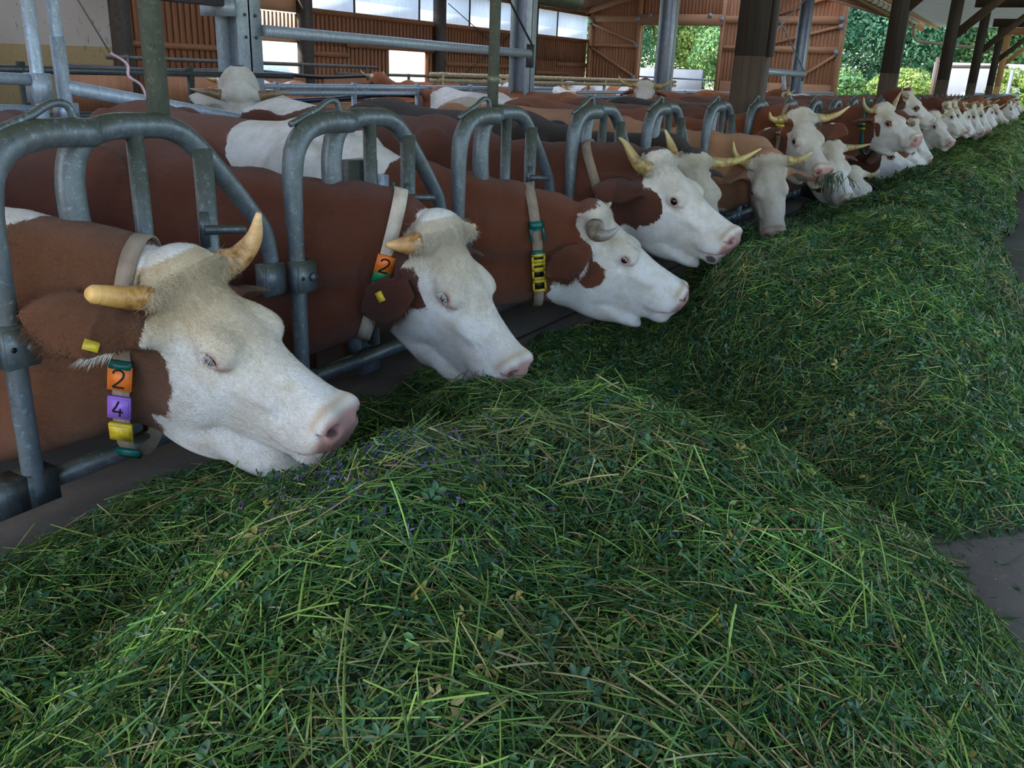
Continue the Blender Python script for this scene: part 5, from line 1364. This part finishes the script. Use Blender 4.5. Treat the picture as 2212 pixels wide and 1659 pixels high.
def leaves(mb, cols, R, xy, l0, l1, kind='leaf', tri=True, depth=.02, flat=.55, slim=.42):
    """oval folded leaflets, in threes like clover and lucerne"""
    n = len(xy); N = surf_frame(xy[:, 0], xy[:, 1]); z = heap_z(xy[:, 0], xy[:, 1])
    C = np.c_[xy, z] + N * R.uniform(-depth, .024, n)[:, None]
    N2 = N + R.normal(0, flat, (n, 3)); N2 /= np.linalg.norm(N2, axis=1)[:, None]
    th = R.uniform(0, 2 * np.pi, n); D = np.stack([np.cos(th), np.sin(th), np.zeros(n)], -1); D -= N2 * (D * N2).sum(1)[:, None]; D /= np.linalg.norm(D, axis=1)[:, None]
    S = np.cross(N2, D); L = R.uniform(l0, l1, n); c0 = palette(n, R, kind)
    if kind == 'leaf': c0 = c0 * .55 + .45 * np.minimum(blotch(xy, c0, R), c0 * 1.5)
    sl = R.uniform(.75, 1.3, n) * slim
    for a in ((-1.15, 0, 1.15) if tri else (0,)):
        d = D * math.cos(a) + S * math.sin(a); s_ = np.cross(N2, d)
        r0 = C + d * (L * .12)[:, None]; Lc = L[:, None]; w_ = (L * sl)[:, None] * .5
        up_ = N2 * (w_ * .35)
        V = np.stack([r0, r0 + d * Lc * .35 - s_ * w_ + up_, r0 + d * Lc * .72 - s_ * w_ * .85 + up_, r0 + d * Lc - N2 * w_ * .3, r0 + d * Lc * .72 + s_ * w_ * .85 + up_, r0 + d * Lc * .35 + s_ * w_ + up_, r0 + d * Lc * .5], 1)
        b_ = (np.arange(n) * 7)[:, None]
        mb.add(V.reshape(-1, 3), np.concatenate([b_ + np.array([0, 6, 2, 1]), b_ + np.array([0, 5, 4, 6]), ]), np.concatenate([b_ + np.array([6, 3, 2]), b_ + np.array([6, 4, 3])]))
        cols.append(np.repeat(c0 * (R.uniform(.85, 1.15, n)[:, None]), 7, axis=0))

def fodder(name, y0, y1, label, specs, seed, res, x0=-1.66, x1=.5):
    R = np.random.default_rng(seed)
    mb = MB(); cols = []
    # the packed mass under the loose stalks
    xs = np.arange(x0, x1 + .001, res); ys = np.arange(y0, y1 + .001, res); X, Y = np.meshgrid(xs, ys, indexing='ij')
    Z = heap_z(X, Y) - .012 - .03 * (heap(X, Y) < .03)
    Z += R.normal(0, .006, Z.shape)
    V = np.stack([X, Y, Z], -1).reshape(-1, 3); ny = len(ys); i, j = np.meshgrid(np.arange(len(xs) - 1), np.arange(ny - 1), indexing='ij'); i = i.ravel(); j = j.ravel()
    q = np.stack([i * ny + j, (i + 1) * ny + j, (i + 1) * ny + j + 1, i * ny + j + 1], -1)
    keep = heap(V[q].mean(1)[:, 0], V[q].mean(1)[:, 1]) > .012
    mb.add(V, q[keep], mi=1); cols.append(np.tile([[.02, .05, .015]], (len(V), 1)))
    for sp in specs:
        k = sp.pop('what'); n = sp.pop('n'); yr = sp.pop('yr', (y0, y1)); dn = sp.pop('dens', None); mh = sp.pop('minh', .03); xr = sp.pop('xr', (x0, x1 - .02))
        xy = scatter(R, n, yr[0], yr[1], xr[0], xr[1], mh, dn)
        (stems if k == 's' else leaves)(mb, cols, R, xy, **sp)
    o = mb.build(name, [M_GRASS, M_FODB], None)
    set_attrs(o.data, dict(col=np.concatenate(cols)))
    tag(o, label, 'fodder', kind='stuff')
    return o
def near(x, y): return np.clip(1.25 - .36 * y, .12, 1)
Q_ = QUAL
fodder('fodder_heap', .12, 2.45, 'nearest heap of fresh cut grass and lucerne with tiny violet flowers', [
    dict(what='s', n=int(44000 * Q_), L0=.015, L1=.09, w0=.0012, w1=.003, seg=2, up=.38, depth=.03, minh=.02),
    dict(what='s', n=int(26000 * Q_), L0=.04, L1=.155, w0=.0015, w1=.0034, seg=4, up=.24, depth=.015, minh=.03, bend=.11),
    dict(what='s', n=int(5200 * Q_), L0=.06, L1=.24, w0=.0022, w1=.0046, seg=6, round_=True, up=.20, depth=-.002, bend=.14),
    dict(what='l', n=int(30000 * Q_), l0=.007, l1=.018, flat=.8, slim=.36),
    dict(what='l', n=int(3000 * Q_), l0=.011, l1=.023, flat=.6, depth=-.004, slim=.44),
    dict(what='l', n=900, l0=.006, l1=.010, kind='flower', flat=1.2, depth=-.008, slim=.35, yr=(.9, 1.75), xr=(-1.25, -.5), dens=lambda x, y: np.exp(-((x + .95) ** 2 + (y - 1.1) ** 2) / .05) + .03),
], 5, .025)
fodder('fodder_heap', 2.30, 5.45, 'second heap of cut grass on the alley, behind the dark gap after the nearest heap', [
    dict(what='s', n=int(60000 * Q_), L0=.02, L1=.10, w0=.0016, w1=.0032, seg=2, up=.35, depth=.03, minh=.02),
    dict(what='s', n=int(24000 * Q_), L0=.04, L1=.14, w0=.002, w1=.0036, seg=3, up=.26, depth=.012, bend=.12),
    dict(what='l', n=int(34000 * Q_), l0=.010, l1=.022, flat=.8),
], 6, .035)
fodder('fodder_windrow', 5.30, 44.0, 'long windrow of cut grass running away along the feed fence', [
    dict(what='s', n=int(30000 * Q_), L0=.05, L1=.16, w0=.003, w1=.006, seg=2, up=.22, depth=.03, yr=(5.3, 10)),
    dict(what='l', n=int(18000 * Q_), l0=.016, l1=.034, flat=.8, yr=(5.3, 11)),
    dict(what='s', n=int(34000 * Q_), L0=.08, L1=.25, w0=.005, w1=.012, seg=2, up=.25, depth=.03, yr=(9, 22)),
    dict(what='s', n=int(16000 * Q_), L0=.12, L1=.35, w0=.010, w1=.02, seg=2, up=.25, depth=.03, yr=(20, 43.8)),
], 8, .07)
# clippings strewn on the concrete and at the foot of the curb
R = np.random.default_rng(21); mb = MB(); cols = []
def strew(n, x0, x1, y0, y1, L0, L1, w0, w1, kind, dens=None):
    x = R.uniform(x0, x1, n * 3); y = R.uniform(y0, y1, n * 3); h = heap(x, y)
    ok = (h < .05)
    if dens is not None: ok &= R.random(n * 3) < dens(x, y)
    x, y = x[ok][:n], y[ok][:n]; n = len(x)
    th = R.uniform(0, 2 * np.pi, n); D = np.stack([np.cos(th), np.sin(th), R.normal(0, .08, n)], -1); S = np.stack([-np.sin(th), np.cos(th), R.normal(0, .4, n)], -1)
    L = (R.uniform(L0, L1, n))[:, None]; w_ = R.uniform(w0, w1, n)[:, None]; C = np.c_[x, y, np.full(n, FLOOR + .004) + R.uniform(0, .006, n)]
    V = np.stack([C - D * L / 2, C - S * w_ / 2, C + D * L / 2 + [0, 0, .002], C + S * w_ / 2], 1).reshape(-1, 3)
    mb.add(V, np.arange(n)[:, None] * 4 + np.arange(4)); cols.append(np.repeat(palette(n, R, kind), 4, axis=0))
foot = lambda x, y: np.exp(-np.maximum(0, x + .15) / .16) + .05
strew(int(9000), -.6, 1.6, .8, 6, .006, .03, .003, .008, 'leaf', foot)
strew(int(2600), -.6, 1.4, .8, 7, .02, .10, .002, .004, 'stem', foot)
strew(5200, -.3, 1.8, 1.2, 8, .003, .014, .002, .005, 'stem', lambda x, y: np.exp(-np.maximum(0, x + .1) / .7))
strew(1200, -.4, 3.0, 2, 20, .02, .12, .004, .01, 'leaf', lambda x, y: np.exp(-np.maximum(0, x) / .5))
o = mb.build('loose_clippings', M_GRASS); set_attrs(o.data, dict(col=np.concatenate(cols))); tag(o, 'green clippings strewn on the dark concrete beside the heaps', 'clippings', kind='stuff')
# ------------------------------------------------------------------ outside: trees, hedge, yard wall, railing
m, t, b = NT('leafy_foliage'); A_ = nd(t, 'ShaderNodeAttribute', attribute_name='col')
tr = nd(t, 'ShaderNodeBsdfTranslucent'); ms = nd(t, 'ShaderNodeMixShader'); ms.inputs[0].default_value = .35
t.links.new(A_.outputs['Color'], b.inputs['Base Color']); t.links.new(A_.outputs['Color'], tr.inputs[0]); b.inputs['Roughness'].default_value = .6
t.links.new(b.outputs[0], ms.inputs[1]); t.links.new(tr.outputs[0], ms.inputs[2]); t.links.new(ms.outputs[0], t.nodes['Material Output'].inputs[0]); M_LEAF = m
M_BARK = simple('bark', (.16, .12, .09), .9, var=(.08, .06, .045), scale=5)
def crown(R, c, r, n, size, cols, clumps=16, squash=.9):
    cc = R.normal(0, 1, (clumps, 3)); cc /= np.linalg.norm(cc, axis=1)[:, None]; cc *= (R.uniform(.25, .72, clumps) ** .6)[:, None]; cr = R.uniform(.28, .48, clumps)
    k = R.integers(0, clumps, n); d = R.normal(0, 1, (n, 3)); d /= np.linalg.norm(d, axis=1)[:, None]
    P = cc[k] + d * (cr[k] * R.uniform(.75, 1.05, n) ** .5)[:, None]; P = P * np.asarray(r) + np.asarray(c)
    a = R.normal(0, 1, (n, 3)); a /= np.linalg.norm(a, axis=1)[:, None]; N = d + .7 * a; N /= np.linalg.norm(N, axis=1)[:, None]
    S = np.cross(N, R.normal(0, 1, (n, 3))); S /= np.linalg.norm(S, axis=1)[:, None]; T = np.cross(N, S); s_ = (size * R.uniform(.6, 1.3, n))[:, None]
    V = np.stack([P - S * s_, P - T * s_ * .55, P + S * s_, P + T * s_ * .55], 1).reshape(-1, 3)
    base = np.array(cols)[R.integers(0, len(cols), n)] * R.uniform(.7, 1.3, n)[:, None]
    return V, np.arange(n)[:, None] * 4 + np.arange(4), np.repeat(base, 4, axis=0)
GREENS = {'deep': [(.08, .23, .14), (.11, .28, .15), (.16, .34, .17)], 'yellow': [(.30, .40, .09), (.18, .32, .08), (.36, .44, .14)], 'mid': [(.12, .28, .10), (.08, .20, .09), (.22, .34, .11)]}
def tree(x, y, h, r, kind, label, seed, n=24000, size=.125, trunk=True, name='leafy_tree', z0=.1, cat='tree'):
    R = np.random.default_rng(seed); e = empty(name, (x, y, z0)); mb = MB()
    V, q, c = crown(R, (0, 0, h * .56), (r, r, h * .46), n, size, GREENS[kind], 22)
    V2, q2, c2 = crown(R, (0, 0, h * .25), (r * .9, r * .9, h * .26), n // 3, size, GREENS[kind], 12)
    mb.add(V, q); mb.add(V2, q2); o = mb.build('foliage', M_LEAF, e); set_attrs(o.data, dict(col=np.vstack([c, c2])))
    if trunk:
        mb = MB(); mb.tube([(0, 0, 0), (.1, 0, h * .3), (0, .1, h * .7)], [.22, .16, .05], 8); mb.build('trunk', M_BARK, e)
    return tag(e, label, cat, 'trees and bushes outside')
specs = [
 (-29, 60, 12, 5.2, 'deep', 'dark green tree in the left part of the gable doorway'),
 (-22.5, 66, 12, 5.0, 'yellow', 'sunlit yellowish tree in the middle of the gable doorway'),
 (-17.0, 60, 9, 4.6, 'mid', 'mid-green bushy tree in the right part of the gable doorway'),
 (-13.2, 54, 15, 4.2, 'deep', 'tall deep green tree just right of the gable wall edge'),
 (-8.8, 56, 16, 4.4, 'deep', 'tall dense tree between the gable wall and the first slim timber post'),
 (-4.0, 60, 17, 4.8, 'mid', 'tree behind the end of the pale gutter'),
 (.8, 62, 15, 4.6, 'mid', 'tree with dark trunk between the two middle timber posts'),
 (5.2, 60, 13, 4.4, 'yellow', 'bright yellow-green tree right of the narrow timber post'),
 (9.6, 62, 15, 5.0, 'deep', 'tree right of the fresh light timber post'),
 (14.5, 62, 13, 4.8, 'mid', 'tree at the far right edge of the picture'),
 (-36, 64, 12, 5.0, 'mid', 'tree outside left of the doorway, mostly behind the gable boards'),
]
specs += [
 (-42, 82, 18, 8, 'mid', 'tall tree of the wood, leftmost above the doorway'), (-30, 84, 19, 8, 'deep', 'tall wood tree behind the dark left tree of the doorway'),
 (-20, 80, 19, 8, 'mid', 'tall wood tree behind the mid-green doorway tree'), (-9.5, 78, 20, 7.5, 'deep', 'tall wood tree closing the gap right of the gable wall'),
 (0, 80, 20, 8, 'deep', 'tall wood tree behind the gutter end'), (9, 82, 20, 8, 'mid', 'tall wood tree behind the bright yellow-green tree'), (19, 82, 20, 8, 'deep', 'tall wood tree at the right picture edge')]
for i, s_ in enumerate(specs): tree(*s_, seed=100 + i)
bush = [(-14.5, 50.5, 2.4, 2.0, 'deep'), (-10.3, 50.0, 2.2, 2.0, 'mid'), (-6.4, 49.5, 2.3, 1.7, 'yellow'), (-1.6, 49.6, 2.4, 1.5, 'yellow'), (1.7, 50.2, 3.0, 1.6, 'mid'), (4.6, 50.0, 3.2, 1.8, 'yellow'), (8.6, 51, 2.6, 2.0, 'mid')]
BL = ['low dark bush right behind the gable wall edge', 'low bush left of the first slim timber post', 'sunlit yellow bush in front of the yard wall, left end', 'small yellow bush before the yard wall by the second slim post', 'green bush covering the middle of the yard wall', 'yellow-green bush at the right part of the yard wall', 'bush right of the fresh light timber post']
for i, s_ in enumerate(bush): tree(*s_, BL[i], 200 + i, n=4000, size=.10, trunk=False, name='bush', cat='bush')
M_YW = simple('pale_concrete_wall', (.20, .215, .25), .9, var=(.15, .16, .19), scale=.8)
mb = MB(); mb.box((-5.6, 52.5, -.3), (7.0, 52.8, 2.75)); tag(mb.build('yard_wall', M_YW), 'pale concrete yard wall outside, partly covered by bushes', 'wall')
mb = MB(); mb.box((-24.5, 52.0, -.3), (-17.8, 52.3, 1.95)); tag(mb.build('silo_wall', M_YW), 'stained white concrete wall outside the gable doorway', 'wall')
e = empty('yard_railing', (-5.0, 48, 0)); mb = MB(); mb.tube([(0, 0, -.2), (0, 0, 2.85)], .09, 10); mb.build('post', M_TIMBER_F, e); mb = MB(); mb.tube([(0, 0, 2.7), (.5, 0, 2.45), (3.0, 0, 2.5)], .07, 8); mb.build('top_rail', M_TIMBER_F, e)
mb = MB(); mb.tube([(3.2, 0, -.2), (3.2, 0, 2.4)], .08, 8); mb.build('post', M_YW, e); tag(e, 'dark post with a bent rail outside, in front of the pale yard wall', 'railing')
mb = MB(); mb.tube([(-16.36, 39.05, 1.45), (-12.68, 39.05, 1.42)], .035, 8); tag(mb.build('doorway_bar', M_GALVL), 'thin silver bar across the gable doorway', 'bar')
# pale tarpaulin tunnel outside the side window
M_TARP = simple('pale_green_tunnel_sheet', (.55, .68, .66), .5)
mb = MB(); th = np.linspace(0, np.pi, 13); V = np.array([[-27 + 2.4 * math.cos(a), y, 1.9 * math.sin(a) + .0] for y in (17.5, 26) for a in th]); i = np.arange(12)[:, None]; mb.add(V, np.hstack([i, i + 1, 13 + i + 1, 13 + i])); mb.add(V + [.05, 0, -.02], np.hstack([i, 13 + i, 13 + i + 1, i + 1]))
tag(mb.build('tunnel_tent', M_TARP), 'pale green sheeted tunnel seen through the open side window', 'tent')
# bright sheet-metal trough beyond the last headlock
mb = MB(); mb.box((-3.2, 41.2, .3), (-1.2, 41.35, 1.36)); mb.box((-3.2, 41.35, 1.2), (-1.2, 42.4, 1.36)); tag(mb.build('end_panel', M_GALVL), 'light sheet-metal panel closing the far end of the feed fence', 'panel')
# small white bird flying in front of the plaster wall
mb = MB(); mb.tube([(0, -.09, 0), (0, -.03, .01), (0, .05, .01), (0, .10, 0)], [.004, .022, .020, .004], 8)
for sg in (-1, 1): mb.add([[0, -.03, .012], [0, .03, .012], [.11 * sg, .01, .05], [.20 * sg, -.06, .02]], [[0, 1, 2, 3], [3, 2, 1, 0]])
mb.add([[-.012, -.08, .0], [.012, -.08, 0], [.03, -.17, .0], [0, -.12, 0], [-.03, -.17, 0]], t=[[0, 1, 3], [1, 2, 3], [0, 3, 4], [3, 1, 0]])
o = mb.build('barn_bird', simple('white_feathers', (.75, .74, .72), .7)); o.location = (-10.5, 5.95, 2.02); o.rotation_euler = (.3, .2, .8); tag(o, 'small pale bird flying in front of the spattered plaster wall', 'bird')
# grass hanging from the chewing cow's mouth
R = np.random.default_rng(5); mb = MB(); cols = []
n = 60; P0 = np.array([-1.10, 5.93, .915]) + R.normal(0, 1, (n, 3)) * [.05, .05, .012]
for p in P0:
    d = R.normal(0, 1, 3) * [.7, .7, .3] + [0, 0, -.9]; d /= np.linalg.norm(d); L = R.uniform(.04, .11)
    mb.tube(curve3([p, p + d * L * .5, p + d * L + [0, 0, -.03]], 5), .0022, 3, False)
nv = mb.n; o = mb.build('grass_mouthful', M_GRASS); set_attrs(o.data, dict(col=np.repeat(palette(n, R, 'leaf'), nv // n, axis=0))); tag(o, 'tuft of grass hanging from the mouth of the cow with wide spreading horns', 'grass')
